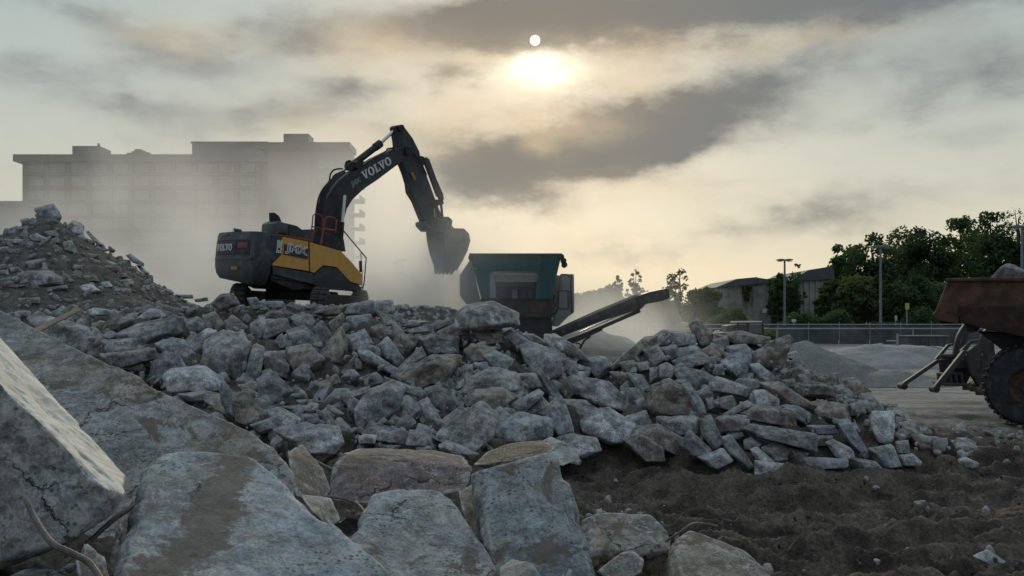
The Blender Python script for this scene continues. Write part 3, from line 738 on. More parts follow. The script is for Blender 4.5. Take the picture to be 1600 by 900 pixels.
s_(CP,'m',(105,440),(150,430),(210,455),(250,425),(330,465),(325,495),(200,510),(115,480), label='long saddle-backed stone low on the front of the soil heap', mark='the saddle-backed stone')
s_(CP,'p',(425,510),(490,497),(540,535),(510,545),(440,540), label='flat pale stone at the bottom of the soil heap', mark='the flat pale stone')
s_(CP,'p',(525,490),(590,485),(605,510),(545,525))
s_(CP,'m',(625,480),(710,472),(720,500),(650,515))
s_(CP,'n',(610,515),(700,525),(705,560),(620,555))
s_(CP,'p',(770,505),(808,505),(808,530),(772,530), label='small white cube low on the right-hand slope of the soil heap', mark='the small white cube')
s_(CP,'m',(685,345),(710,338),(775,385),(770,400),(720,380), label='slab jutting from the outline of the right-hand slope of the soil heap', mark='the jutting outline slab')
s_(CP,'m',(735,395),(760,398),(808,440),(780,450))
s_(CP,'m',(700,410),(735,402),(760,450),(740,465))
s_(CP,'n',(590,290),(625,315),(610,330),(592,320))
s_(CP,'n',(470,330),(540,340),(530,355),(475,350))
s_(CP,'p',(570,365),(640,390),(620,400),(575,380))
s_(CP,'m',(490,355),(545,375),(540,390),(480,375))
s_(CP,'n',(650,365),(700,370),(710,410),(660,405))
s_(CP,'n',(400,390),(460,395),(450,415),(380,415))
s_(CP,'m',(0,425),(40,420),(50,450),(0,450))
s_(CP,'m',(55,410),(100,405),(130,435),(70,440))
s_(CP,'m',(10,470),(90,455),(95,490),(20,500))
s_(CP,'n',(340,430),(400,480),(360,500),(330,470))
s_(CP,'n',(440,455),(500,450),(530,480),(470,495))
s_(CP,'p',(480,640),(520,628),(655,650),(600,668),(500,665), label='flat stone with a pale level top on the shelf below the soil heap', mark='the pale-topped shelf stone')
s_(CP,'m',(290,650),(340,615),(365,640),(330,670))
s_(CP,'n',(340,640),(400,610),(440,640),(490,700),(470,730),(390,700), label='dark brown humped boulder on the shelf below the soil heap', mark='the dark humped boulder')
s_(CP,'n',(500,715),(560,700),(590,740),(570,790),(510,780))
s_(CP,'m',(165,690),(240,670),(330,700),(380,740),(460,730),(515,800),(490,860),(400,820),(300,790), label='long boulder lying behind the upper end of the great foreground slab', mark='the long boulder behind the slab', dd=-.3)
s_(CP,'m',(820,495),(935,540),(930,555),(860,545))
s_(CP,'n',(945,555),(1040,555),(1045,575),(970,575))
s_(CP,'n',(1050,580),(1120,568),(1125,588),(1060,595))
s_(CP,'n',(540,395),(640,400),(650,430),(580,440))
s_(CP,'n',(595,440),(680,440),(690,460),(620,470))
s_(CP,'m',(0,510),(60,500),(140,505),(100,520))
s_(CP,'m',(210,520),(350,505),(360,520),(280,540))
s_(CP,'n',(0,545),(50,545),(50,575),(0,580))
s_(CP,'n',(100,575),(210,570),(210,600),(120,610))
s_(CP,'m',(620,690),(700,670),(740,700),(700,730),(640,740))

def poly_stats(p):
    a = np.array(p); x, y = a[:, 0], a[:, 1]
    A = abs(.5*np.sum(x*np.roll(y, -1)-np.roll(x, -1)*y)); c_ = a.mean(0)
    U, S, Vt = np.linalg.svd(a-c_); ang = math.degrees(math.atan2(-Vt[0, 1], Vt[0, 0])); ang = (ang+90) % 180-90
    pr = (a-c_) @ Vt.T; ext = np.ptp(pr, axis=0)
    return A, c_, ang, ext[0], ext[1]
for d in ST:
    d['A'], d['c'], d['ang'], d['L'], d['S'] = poly_stats(d['pts'])

REG = {id(C4): 'the middle heap', id(C6): 'the right-hand heap', id(CL): 'the left end of the heap', id(CP): 'the soil heap', id(CR): 'the heap end'}
marks = [d for d in ST if d['mark']]
used_labels = set(d['label'] for d in ST if d['label'])
def bearing(v):
    a = math.degrees(math.atan2(-v[1], v[0])) % 360
    return ['right of', 'up and right of', 'directly above', 'up and left of', 'left of', 'down and left of', 'directly below', 'down and right of'][int((a+22.5)//45) % 8]
def words(d):
    A = d['A']; asp = d['L']/max(d['S'], 1)
    size = 'tiny' if A < 160 else 'small' if A < 420 else 'medium' if A < 1100 else 'large'
    if asp > 2.3: shp = 'slim'
    elif len(d['pts']) >= 6: shp = 'many-sided'
    elif asp < 1.35: shp = 'stubby'
    else: shp = 'oblong'
    a = d['ang']
    if asp < 1.35: tl = ''
    elif abs(a) < 15: tl = 'level'
    elif abs(a) > 65: tl = 'upright'
    else: tl = 'right-rising' if a > 0 else 'right-falling'
    return size, shp, tl
for d in ST:
    if d['label']: continue
    size, shp, tl = words(d)
    cand = []
    near = sorted([(float(np.hypot(*(d['c']-m['c']))), k) for k, m in enumerate(marks)])[:5]
    base = ' '.join(x for x in (size, TONEW[d['tone']], tl, shp, 'chunk') if x)
    for dist, k in near:
        cand.append(f"{base} {'just ' if dist < 45 else ''}{bearing(d['c']-marks[k]['c'])} {marks[k]['mark']}")
    for (d1, k1), (d2, k2) in [(near[0], near[1]), (near[0], near[2]), (near[1], near[2])]:
        cand.append(f"{size} {TONEW[d['tone']]} {shp} chunk between {marks[k1]['mark']} and {marks[k2]['mark']}")
    cand = [c_ for c_ in cand if len(c_.split()) <= 16] or cand
    for c_ in cand:
        if c_ not in used_labels: break
    d['label'] = c_; used_labels.add(c_)

def place_stone(d, k):
    c_ = d['c']; D, ok = hit(*c_, d0=9 if d['crop'] is not CP or c_[1] > 470 else 20)
    r_ = random.Random(k*13+5)
    size_m = math.sqrt(d['L']*d['S'])*D/F; th = d['th'] or min(max(size_m*.85, d['S']*D/F*.75), d['L']*D/F)
    D = D + d['dd']*1.1 - th*.06
    gk = 1.17 if d['A'] > 160 else 1.08
    poly = [W(d['c'][0]+(x-d['c'][0])*gk, d['c'][1]+(y-d['c'][1])*gk, D) for x, y in d['pts']]; cen = sum(poly, Vector())/len(poly)
    P = []
    # widest ring is the traced outline, leaning back with the slope of the heap
    for v in poly:
        lean = (v.z-cen.z)*.35; jit = r_.uniform(-.12, .12)*th
        q = v.copy(); t_ = (D+lean+jit)/D
        P.append(Vector((v.x*t_, v.y*t_, CAMZ+(v.z-CAMZ)*t_)))
    sx = r_.uniform(-.18, .18); up = r_.uniform(-.35, .05)
    fk = r_.uniform(.45, .8)
    for v in poly:
        o = v-cen
        P.append(cen+Vector((o.x*fk+sx*d['L']*D/F*.5, -th*.5*r_.uniform(.75, 1.05)+o.z*.2, o.z*fk+up*d['S']*D/F*.4)))
        P.append(cen+Vector((o.x*.7, th*.5, o.z*.7-.1*th)))
    px = math.sqrt(d['A']); sub = 5 if px > 32 else 4
    c0, V, Fc, mi = stone(P, sub, p=r_.choice((50, 80, 120)), amp=.017, freq=2.6, seed=k, chip=.055)
    me = new_mesh('concrete_chunk', V, Fc, True, (M_conc,))
    tn = TONES[d['tone']]; j = r_.uniform(.85, 1.15); jb = r_.uniform(.97, 1.03)
    obj('concrete_chunk', me, loc=c0, label=d['label'], cat='concrete chunk', group='broken concrete chunks heaped on the site', color=(tn[0]*j, tn[1]*j, tn[2]*j*jb))
for k, d in enumerate(ST): place_stone(d, k)

# ---------------------------------------------------------------- great slabs of the foreground
def slab(P, tone, label, sub=7, seed=1, p=30, amp=.012, chip=.035, formed_dir=None, name='concrete_slab', cat='concrete slab', freq=3., mtl=None):
    c0, V, Fc, mi = stone([W(*q) for q in P], sub, p*2.6, amp*.6, freq, seed, chip*1.2, formed_dir)
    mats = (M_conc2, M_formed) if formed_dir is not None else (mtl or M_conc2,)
    me = new_mesh(name, V, Fc, True, mats, mi)
    return obj(name, me, loc=c0, label=label, cat=cat, group='great slabs in the foreground', color=tone)
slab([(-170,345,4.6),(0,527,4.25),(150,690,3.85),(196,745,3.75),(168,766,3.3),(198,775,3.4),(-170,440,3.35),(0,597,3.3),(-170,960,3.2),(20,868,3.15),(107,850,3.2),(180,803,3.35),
      (-170,900,4.9),(120,840,4.4)], (.27,.26,.24), 'massive block at the left edge with a smooth cream top face', seed=3, formed_dir=(.35,.1,.9), amp=.010, chip=.03, p=40)  # top face takes the paler formed-concrete material
def plane_slab(outline, anchors, th, tone, label, sub=7, seed=1, bev=.05, top=None, **kw):
    """flat broken slab: the outline lies in one plane through three anchors; th thick behind it, edges broken back by bev"""
    A = [W(*a) for a in anchors]; n = (A[1]-A[0]).cross(A[2]-A[0]).normalized(); C0 = Vector((0, 0, CAMZ))
    if n.dot(A[0]-C0) > 0: n = -n
    r_ = random.Random(seed); P = []
    pl = []
    for x, y in outline:
        d = W(x, y, 1)-C0; pl.append(C0+d*((A[0]-C0).dot(n)/d.dot(n)))
    cen = sum(pl, Vector())/len(pl); out = []
    for v in pl:
        o = (v-cen); L_ = o.length; b = bev*r_.uniform(.6, 1.5)
        out.append(cen+o*(1-b/L_)); out.append(v-n*b*r_.uniform(.5, 1.2)); out.append(v-n*th*r_.uniform(.85, 1.1)-o*(.04*r_.random()))
    P = [((v.x*F/v.y)+800, HZ-(v.z-CAMZ)*F/v.y, v.y) for v in out]
    return slab(P, tone, label, sub, seed, **kw)
plane_slab([(-90,440),(5,488),(29,499),(49,513),(142,553),(235,596),(293,625),(352,650),(415,680),(446,699),(462,734),(462,775),(440,840),(380,960),(-90,960)],
           [(27,500,7.0),(452,703,5.9),(200,860,5.0)], .42, (.27,.265,.25), 'great long slab with a mottled brown and white face running down behind the cream-topped block', seed=9, bev=.05, amp=.014, p=30)
plane_slab([(214,752),(226,718),(252,698),(330,702),(392,707),(420,727),(450,765),(500,800),(570,852),(630,900),(700,985),(700,1060),(140,1060),(178,897)],
           [(274,700,4.0),(500,800,3.75),(300,900,3.15)], .38, (.33,.355,.375), 'broad blue-grey slab with a brown soil stripe at the bottom of the view', seed=14, bev=.045, amp=.008, p=40, mtl=M_stripe)
plane_slab([(568,790),(581,764),(600,760),(622,757),(692,762),(714,776),(733,815),(756,850),(784,885),(812,990),(556,990),(540,842)],
           [(600,760,5.0),(735,818,4.8),(640,900,4.25)], .36, (.30,.305,.305), 'smooth-faced slab with a ragged crest left of the tall standing slab', seed=21, bev=.04, amp=.006, p=40)
plane_slab([(736,730),(790,722),(850,700),(868,700),(879,725),(897,765),(912,822),(934,890),(944,990),(786,990),(762,862),(745,785)],
           [(740,732,5.0),(870,704,5.1),(850,880,4.5)], .55, (.25,.27,.275), 'tall slab standing on end with earth caked on its sloping top', seed=27, bev=.04, amp=.008, p=36)
slab([(738,727,5.08),(760,706,5.45),(800,692,5.7),(846,688,5.75),(868,699,5.3),(850,712,5.14),(790,726,5.1),(770,725,5.5),(840,715,5.6)],
     (.115,.095,.07), 'cake of brown earth lying on the sloping top of the tall standing slab', sub=6, seed=28, amp=.035, chip=.02, name='earth_cake', cat='earth')
slab([(518,730,6.6),(530,710,6.8),(562,699,7.2),(672,702,7.3),(728,712,7.0),(738,730,6.7),(730,768,6.5),(600,792,6.3),(514,782,6.4),(560,760,7.2),(700,760,7.3)],
     (.21,.17,.16), 'reddish-brown beam lying across behind the ragged smooth slab', sub=6, seed=31, amp=.02)
plane_slab([(908,803),(938,796),(1024,798),(1051,825),(1048,852),(983,861),(915,862)], [(908,803,6.5),(1024,798,6.6),(980,860,6.1)], .3,
     (.24,.22,.19), 'low brown slab in the mud just right of the tall standing slab', sub=6, seed=35, amp=.012)
plane_slab([(1046,845),(1072,820),(1100,836),(1168,858),(1207,884),(1232,920),(1130,960),(1052,900)], [(1060,840,6.0),(1207,884,5.7),(1100,930,5.3)], .35,
     (.27,.245,.21), 'long brown slab with a pale chipped edge at the bottom of the mud', sub=6, seed=39, amp=.012)
slab([(932,893,5.2),(968,864,5.3),(988,859,5.3),(1008,874,5.2),(1003,895,5.1),(960,915,5.0),(975,880,5.6)], (.24,.235,.22), 'small pale jagged lump in front of the low brown slab', sub=5, seed=44, amp=.03)
slab([(826,700,7.0),(860,682,7.2),(886,692,7.0),(907,716,6.8),(880,728,6.7),(840,722,6.8),(860,700,7.5)], (.33,.335,.33), 'pale lump peeping out behind the top of the tall standing slab', sub=6, seed=47, amp=.025)
slab([(716,768,5.6),(742,755,5.8),(752,792,5.6),(744,838,5.4),(722,800,5.3),(735,790,6.0)], (.24,.21,.17), 'brown sliver wedged between the ragged slab and the tall standing slab', sub=5, seed=51, amp=.02)
slab([(778,888,4.0),(800,873,4.1),(832,880,4.0),(850,905,3.9),(842,925,3.9),(780,925,3.8),(810,890,4.4)], (.25,.235,.21), 'small brownish lump at the foot of the tall standing slab', sub=5, seed=53, amp=.03)
slab([(448,705,6.4),(472,694,6.8),(508,735,6.6),(517,768,6.4),(498,790,6.1),(462,775,6.0),(480,740,7.0)], (.19,.18,.165), 'rough brown end piece between the great long slab and the reddish beam', sub=6, seed=57, amp=.03)
slab([(468,772,4.9),(518,778,5.0),(532,812,4.9),(516,826,4.7),(488,800,4.6),(505,790,5.3)], (.30,.305,.30), 'pale spall lying on the shoulder of the broad blue-grey slab', sub=5, seed=60, amp=.025)
slab([(118,876,2.95),(133,845,3.05),(162,870,3.0),(180,925,2.9),(125,935,2.8),(150,890,3.3)], (.21,.19,.17), 'splintered brown lump below the cream-topped block', sub=5, seed=63, amp=.04, chip=.1)
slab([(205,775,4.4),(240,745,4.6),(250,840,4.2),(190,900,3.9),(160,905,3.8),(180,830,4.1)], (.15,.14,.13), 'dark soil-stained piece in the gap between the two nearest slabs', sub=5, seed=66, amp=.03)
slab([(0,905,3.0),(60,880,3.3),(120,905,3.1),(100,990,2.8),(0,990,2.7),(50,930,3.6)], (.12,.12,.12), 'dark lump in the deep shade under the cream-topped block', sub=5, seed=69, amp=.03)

# ---------------------------------------------------------------- rebar, timber, fragments
M_rust = flat('rusty_steel', (.13,.085,.06), .75, .3, .35, 20, bump=.4)
M_rebar = flat('rusty_rebar', (.17,.15,.13), .7, .3, .3, 30, bump=.4)
M_wood = flat('weathered_timber', (.10,.085,.065), .85, 0, .35, 8, bump=.4)
def ribbed(pts, r, name, label, ribs=True, cat='steel bar'):
    P = [W(*q) for q in pts]; Q = []
    for i in range(len(P)-1):
        p0 = P[max(i-1, 0)]; p1 = P[i]; p2 = P[i+1]; p3 = P[min(i+2, len(P)-1)]
        n = max(4, int((p2-p1).length/.008)) if ribs else 8
        for k in range(n):
            t = k/n; Q.append(.5*((2*p1)+(p2-p0)*t+(2*p0-5*p1+4*p2-p3)*t*t+(3*p1-p0-3*p2+p3)*t**3))
    Q.append(P[-1]); c0 = P[0].copy()
    rr = [r*(1.12 if (i//1) % 2 else .95) for i in range(len(Q))] if ribs else r
    MB().tube([q-c0 for q in Q], rr, 8).build(name, M_rebar if ribs else M_wood, smooth=True, loc=c0, label=label, cat=cat)
ribbed([(42,782,3.02),(52,805,2.98),(68,832,2.9),(86,852,2.85),(112,864,2.85),(140,880,2.85),(158,905,2.8)], .0095, 'bent_rebar', 'bent ribbed steel bar curling out of the cream-topped block')
ribbed([(222,783,3.6),(180,810,3.5),(135,850,3.4),(100,880,3.2)], .009, 'straight_rebar', 'straight rusty steel bar lying in the gap under the cream-topped block')
ribbed([(-6,548,8.5),(60,515,10.8),(122,484,13)], .035, 'timber_pole', 'thin weathered timber pole leaning on the rubble below the soil heap', False, 'timber pole')
ribbed([(1040,846,6.0),(1062,832,5.95),(1085,818,6.0),(1120,822,6.1)], .008, 'bent_wire', 'bent wire sticking up between the two low brown slabs', True, 'wire')
ribbed([(508,776,5.9),(530,778,5.85),(556,786,5.8),(570,800,5.6)], .008, 'curved_rebar', 'short curved bar in the hollow under the reddish beam')
ribbed([(478,712,7.0),(500,724,6.8),(522,735,6.7)], .009, 'rusty_rod', 'thin rusty rod poking out beside the rough brown end piece')

def frag_stuff(name, pts, sizes, label, mtl=M_conc, color=(.2,.2,.195), sub=2, sink=.25):
    """pts: Nx2 ground positions; small angular fragments joined into one mass"""
    I, Fc = ico(sub); protos = []
    for k in range(14):
        r_ = np.random.default_rng(k+100); N = r_.normal(size=(9, 3)); N /= np.linalg.norm(N, axis=1)[:, None]; N = np.vstack([N, np.eye(3), -np.eye(3)]); Dd = r_.uniform(.6, 1., 15)
        q = np.maximum(0, I @ N.T/Dd); protos.append(I/((q**32).sum(1)**(1/32))[:, None])
    Z = H(pts[:, 0], pts[:, 1]); n = len(pts); nv = len(I)
    VV = np.empty((n, nv, 3))
    for k in range(n):
        a = rng.uniform(0, 6.28, 3); R = np.array(Matrix.Rotation(a[0], 3, 'X') @ Matrix.Rotation(a[1], 3, 'Y') @ Matrix.Rotation(a[2], 3, 'Z'))
        sc = sizes[k]*np.array([rng.uniform(.7, 1.3), rng.uniform(.5, 1.), rng.uniform(.4, .8)])
        VV[k] = (protos[k % 14]*sc) @ R.T + np.array([pts[k, 0], pts[k, 1], Z[k]+sizes[k]*(.5-sink)*.6])
    FF = (Fc[None]+(np.arange(n)*nv)[:, None, None]).reshape(-1, 3)
    me = new_mesh(name, VV.reshape(-1, 3), FF, False, (mtl,))
    obj(name, me, label=label, cat='rubble', kind='stuff', color=color)
def rnd(n, x0, x1, y0, y1): return np.stack([rng.uniform(x0, x1, n), rng.uniform(y0, y1, n)], 1)
pts = rnd(3000, -12, 10.2, 11.5, 21); keep = H(pts[:, 0], pts[:, 1]) > .35+.2*rng.random(3000); pts = pts[keep]
frag_stuff('rubble_fragments', pts, np.minimum(np.abs(rng.normal(0, .05, len(pts)))+.02, .13), 'small broken fragments filling the gaps of the concrete heap')
pts = rnd(560, -11.5, 9.3, 12.6, 18.4); pts = pts[H(pts[:, 0], pts[:, 1]) > .8]
frag_stuff('rubble', pts, rng.uniform(.13, .30, len(pts)), 'half-buried lumps between the larger chunks of the heap', sub=3, sink=1.3, color=(.22,.22,.218))
pts = rnd(2000, -21, -6, 22, 33); frag_stuff('soil_heap_rubble', pts, np.minimum(np.abs(rng.normal(0, .075, len(pts)))+.03, .2), 'small stones strewn over the soil heap', color=(.15,.132,.112))
pts = rnd(900, -14, -2.5, 34.5, 41); frag_stuff('bench_rubble', pts, np.minimum(np.abs(rng.normal(0, .1, len(pts)))+.04, .2), 'broken stones on the bench under the excavator', color=(.2,.2,.2))
pts = rnd(2200, -3, 13, 7, 20); frag_stuff('mud_debris', pts, np.abs(rng.normal(0, .022, len(pts)))+.006, 'small stones scattered over the churned mud', mtl=M_ground, sink=.2)
pts = rnd(150, -1, 12, 7.5, 19); frag_stuff('mud_gravel', pts, np.abs(rng.normal(0, .035, len(pts)))+.01, 'pale gravel stones in the mud', color=(.22,.21,.2), sink=.3)
pts = rnd(1100, -3.2, 1.8, 3.2, 12); frag_stuff('foreground_rubble', pts, np.abs(rng.normal(0, .04, len(pts)))+.012, 'small rubble in the gaps of the foreground slabs', color=(.15,.14,.13))
pts = np.stack([rng.normal(9.0, 1.6, 160), rng.normal(19.6, 1.2, 160)], 1); frag_stuff('heap_tail_rubble', np.stack([rng.uniform(6.5, 9.6, 260), rng.normal(16.9, .55, 260)], 1), np.abs(rng.normal(0, .07, 260))+.03, 'small broken pieces trailing off the low end of the heap', color=(.27,.27,.265)); frag_stuff('yard_debris', pts, np.abs(rng.normal(0, .06, 160))+.02, 'scattered debris at the edge of the dusty yard', color=(.17,.16,.15))
# ---------------------------------------------------------------- excavator
M_dark = flat('dark_grey_paint', (.028,.034,.038), .5, 0, .25, 2, (.10,.10,.095), 2.2, (.5,.75))
M_hood = flat('hood_grey_paint', (.06,.068,.075), .5, 0, .2, 2, (.16,.155,.15), 1.6, (.5,.75))
M_cw = flat('counterweight_paint', (.032,.04,.047), .45, 0, .2, 2, (.15,.14,.13), 1.3, (.5,.72))
M_yel = flat('dusty_yellow_paint', (.70,.36,.07), .5, 0, .12, 2, (.30,.22,.12), 2., (.48,.75))
M_black = flat('black_steel', (.022,.022,.023), .55, .2, .3, 4, (.07,.065,.06), 3, (.5,.7))
M_red = flat('red_handrail_paint', (.32,.055,.03), .5, 0, .15, 4)
M_chrome = flat('hydraulic_rod', (.62,.62,.6), .25, 1., .05, 4)
M_white = flat('white_lettering', (.72,.72,.70), .6, 0, .06, 5)
M_track = flat('dusty_track_steel', (.075,.072,.07), .8, .3, .3, 5, (.16,.155,.15), 5, (.4,.65), bump=.3)
M_bucket = flat('worn_bucket_steel', (.06,.056,.052), .65, .5, .35, 4, (.17,.16,.15), 3, (.4,.65), bump=.3)
M_hose = flat('rubber_hose', (.012,.012,.012), .6)
M_redglass = flat('red_reflector', (.16,.012,.016), .3)
M_orange = flat('orange_reflector', (.40,.20,.05), .4)
def glass(name, tint=(.03,.04,.045)):
    m_, t, p = mat(name); t.put(tint, p.inputs['Base Color']); p.inputs['Roughness'].default_value = .08
    p.inputs['Specular IOR Level'].default_value = .8
    return m_
M_glass = glass('cab_glass')

TH = math.radians(45)
EXO = Vector((-8.48, 40.0, 2.80))
Mx = Matrix.Translation(EXO) @ Matrix.Rotation(math.pi/2-TH, 4, 'Z') @ Matrix.Rotation(math.radians(5.0), 4, 'Y') @ Matrix.Rotation(math.radians(2.5), 4, 'X')
Mi = Mx.inverted(); CAM = Mi @ Vector((0, 0, CAMZ))
def on_y(px, py, ly):
    d = Mi.to_3x3() @ (W(px, py, 1)-Vector((0, 0, CAMZ))); t = (ly-CAM.y)/d.y; return CAM+d*t
def on_x(px, py, lx):
    d = Mi.to_3x3() @ (W(px, py, 1)-Vector((0, 0, CAMZ))); t = (lx-CAM.x)/d.x; return CAM+d*t
ex = bpy.data.objects.new('excavator', None); COL.objects.link(ex); ex.matrix_world = Mx
ex['label'] = 'yellow and dark grey tracked excavator on the rubble with raised boom and hanging bucket'; ex['category'] = 'excavator'
def K(x, y): return (320+x/2.8136, 180+y/2.8136)      # detail crop of the machine
def K4(x, y): return (320+x/5.293, 320+y/5.294)
def plate(name, pts, y0, y1, m_, parent=ex, bevel=.03, crop=K, yref=None, **kw):
    yref = y0 if yref is None else yref
    A = [on_y(*crop(*p), yref) for p in pts]; A = [Vector((a.x, y0, a.z)) for a in A]; B = [Vector((a.x, y1, a.z)) for a in A]
    return MB().prism(A, B).build(name, m_, parent, bevel, **kw)
YR = -1.7
# upper frame and side doors
plate('upper_frame', [(295,660),(330,672),(640,700),(690,735),(693,772),(640,768),(520,765),(400,770),(300,725)], -1.5, 1.5, M_black, yref=YR)
plate('side_panel', [(342,535),(455,556),(460,686),(295,660),(296,655),(338,612)], YR, YR+.12, M_yel, bevel=.02)
plate('side_panel', [(458,557),(600,598),(640,640),(692,700),(692,748),(640,732),(610,700),(580,668),(520,660),(482,694),(463,687)], YR, YR+.12, M_yel, bevel=.02)
plate('step_recess', [(482,700),(520,666),(580,672),(608,702),(638,738),(690,755),(690,770),(520,765),(470,740)], YR+.02, YR+.2, M_dark, bevel=.02)
plate('lower_skirt', [(297,664),(480,697),(470,742),(300,700)], YR+.01, YR+.2, M_cw, bevel=.02)
plate('inner_deck', [(330,530),(600,600),(690,700),(690,765),(300,720)], YR+.14, 1.45, M_dark, yref=YR)
plate('door_seam', [(457,556),(461,557),(463,686),(459,686)], YR-.015, YR+.02, M_black, bevel=0)
plate('tail_panel', [(295,525),(340,534),(336,612),(293,656)], YR-.01, YR+.2, M_cw, bevel=.02)
plate('hood_rail', [(318,522),(468,547),(468,553),(318,528)], YR+.05, YR+.12, M_red, bevel=.0)
plate('engine_hood', [(300,528),(304,476),(326,464),(400,484),(432,505),(462,540),(462,560),(300,550)], -1.2, -.25, M_hood, bevel=.09, yref=-1.2, smooth=True)
plate('rear_hood', [(268,522),(300,510),(440,530),(440,560),(268,540)], -1.1, 1.3, M_hood, bevel=.05, yref=-1.5)
plate('engine_hood_louvre', [(370,492),(372,478),(404,486),(428,503),(440,520),(440,545),(370,530)], -1.24, -1.14, M_dark, bevel=.01, yref=-1.24)
plate('exhaust_pipe', [(292,428),(308,428),(328,443),(338,467),(338,480),(295,480)], -.75, -.55, M_black, bevel=.03, yref=-.75)
# counterweight: plan outline lofted over its height
z_top = on_y(*K(300, 520), YR).z; z_bot = on_y(*K(266, 742), YR).z
xf = on_y(*K(296, 600), YR).x; XC = -3.3
plan = []
for k in range(25):
    a = math.pi*(k/24-.5); yy = 1.70*math.sin(a)
    plan.append((XC-.42*abs(math.cos(a))**.42, yy))
plan = [(xf, -1.71)]+plan+[(xf, 1.71)]
lv = [(-.02, .80, .5), (.16, .93, .24), (.42, .985, .06), (.8, 1., 0), (1.25, 1., 0), (1.5, .985, .03), (1.62, .95, .10)]
V = []; Fs = []; n = len(plan); zb = z_bot-.05; hh = (z_top-zb)/1.62
for z_, s_k, ins in lv:
    for x_, y_ in plan: V.append(((x_-xf)*(1-ins*.35)+xf, y_*s_k, zb+z_*hh+.24*(y_+1.7)/3.4*max(0, 1-z_/1.1)))
for i in range(len(lv)-1):
    for k in range(n-1): Fs.append((i*n+k, i*n+k+1, (i+1)*n+k+1, (i+1)*n+k))
    Fs.append((i*n+n-1, i*n, (i+1)*n, (i+1)*n+n-1))
Fs += [tuple(range(n)), tuple((len(lv)-1)*n+k for k in range(n))]
cw = MB().add(V, Fs).build('counterweight', M_cw, ex, smooth=True)
# band round the rear of the counterweight with its lamp glass and lettering
def rear(y, z, off=.02):
    a = math.asin(max(-1, min(1, y/1.70))); x = XC-.42*abs(math.cos(a))**.42
    return Vector((x-off, y, z))
def band(name, y0, y1, z0, z1, m_, off, n=14, parent=cw):
    mb = MB(); V = []
    for k in range(n+1):
        y = y0+(y1-y0)*k/n
        for z in (z0, z1):
            for o in (off, off-.05): V.append(rear(y, z, o))
    Fs = []
    for k in range(n):
        a = k*4; b = a+4
        Fs += [(a, b, b+2, a+2), (a+1, a+3, b+3, b+1), (a, a+1, b+1, b), (a+2, b+2, b+3, a+3)]
    Fs += [(0, 2, 3, 1), (n*4, n*4+1, n*4+3, n*4+2)]
    return mb.add(V, Fs).build(name, m_, parent)
zm = zb+1.12*hh
band('rear_recess', -1.25, 1.42, zm-.30, zm+.30, M_black, .012)
band('lettering_panel', -.25, 1.36, zm-.24, zm+.24, M_dark, .025)
band('red_light_strip', -1.1, -.42, zm-.02, zm+.2, M_redglass, .022)
band('lower_ridge', -1.45, 1.5, zb+.74*hh, zb+.79*hh, M_hood, .03)
band('orange_reflector', -.55, -.1, zb+.42*hh, zb+.52*hh, M_orange, .03)
MB().box((XC+.15, -1.712, zb+.9*hh), (.30, .02, .2)).build('worn_sticker', M_hood, ex)
# top of the tail: plate, camera pod, beacons
MB().box((-2.7, 0, z_top-.02), (.9, 2.3, .10)).build('tail_deck', M_hood, ex, .03)
for y_, x_ in ((1.15, -3.0), (-1.15, -2.35)):
    b_ = MB().tube([(x_-.12, y_, z_top+.13), (x_+.18, y_, z_top+.13)], .13, 12).build('work_light', M_black, ex, smooth=True)
    MB().tube([(x_-.15, y_, z_top+.13), (x_-.118, y_, z_top+.13)], .09, 12).build('lens', M_chrome, b_)
for k in range(2): MB().tube([(-2.2+.0, -1.2+2.4*k, z_top+.05), (-1.9, -1.2+2.4*k, z_top+.22)], .03, 6).build('grab_handle', M_black, ex)
MB().box((.75, .85, z_top+.0), (1.5, 1.3, 1.3)).build('cab', M_dark, ex, .12)
MB().box((.75, .19, z_top+.2), (1.1, .04, .6)).build('cab_window', M_glass, ex, .01)
MB().box((-.01, .85, z_top+.2), (.04, 1.0, .6)).build('cab_window', M_glass, ex, .01)
# red guard rails each side of the boom foot
def rail_loop(cs, y, m_=M_red, r=.028, name='guard_rail', closed=False):
    P = [on_y(*K4(*c_), y) for c_ in cs]; MB().tube(P, r, 6).build(name, m_, ex, smooth=True)
rail_loop([(885,325),(885,190),(895,90),(915,72),(960,85),(975,110),(970,325)], -1.0)
rail_loop([(890,180),(970,200)], -1.0)
rail_loop([(955,325),(985,200),(1000,110),(1025,97),(1075,112),(1088,135),(1080,230)], -1.35)
rail_loop([(985,200),(1082,215)], -1.35, r=.045)
rail_loop([(590,245),(690,262),(880,300)], -1.5)
rail_loop([(1118,180),(1335,440),(1318,640),(1305,700)], -1.62, M_hose, .026, 'grab_rail')
rail_loop([(1290,400),(1302,560),(1300,690)], -1.5, M_chrome, .02, 'mirror_arm')
plate('mirror', [(682,640),(692,640),(694,690),(684,690)], -1.5, -1.42, M_black, bevel=.01)
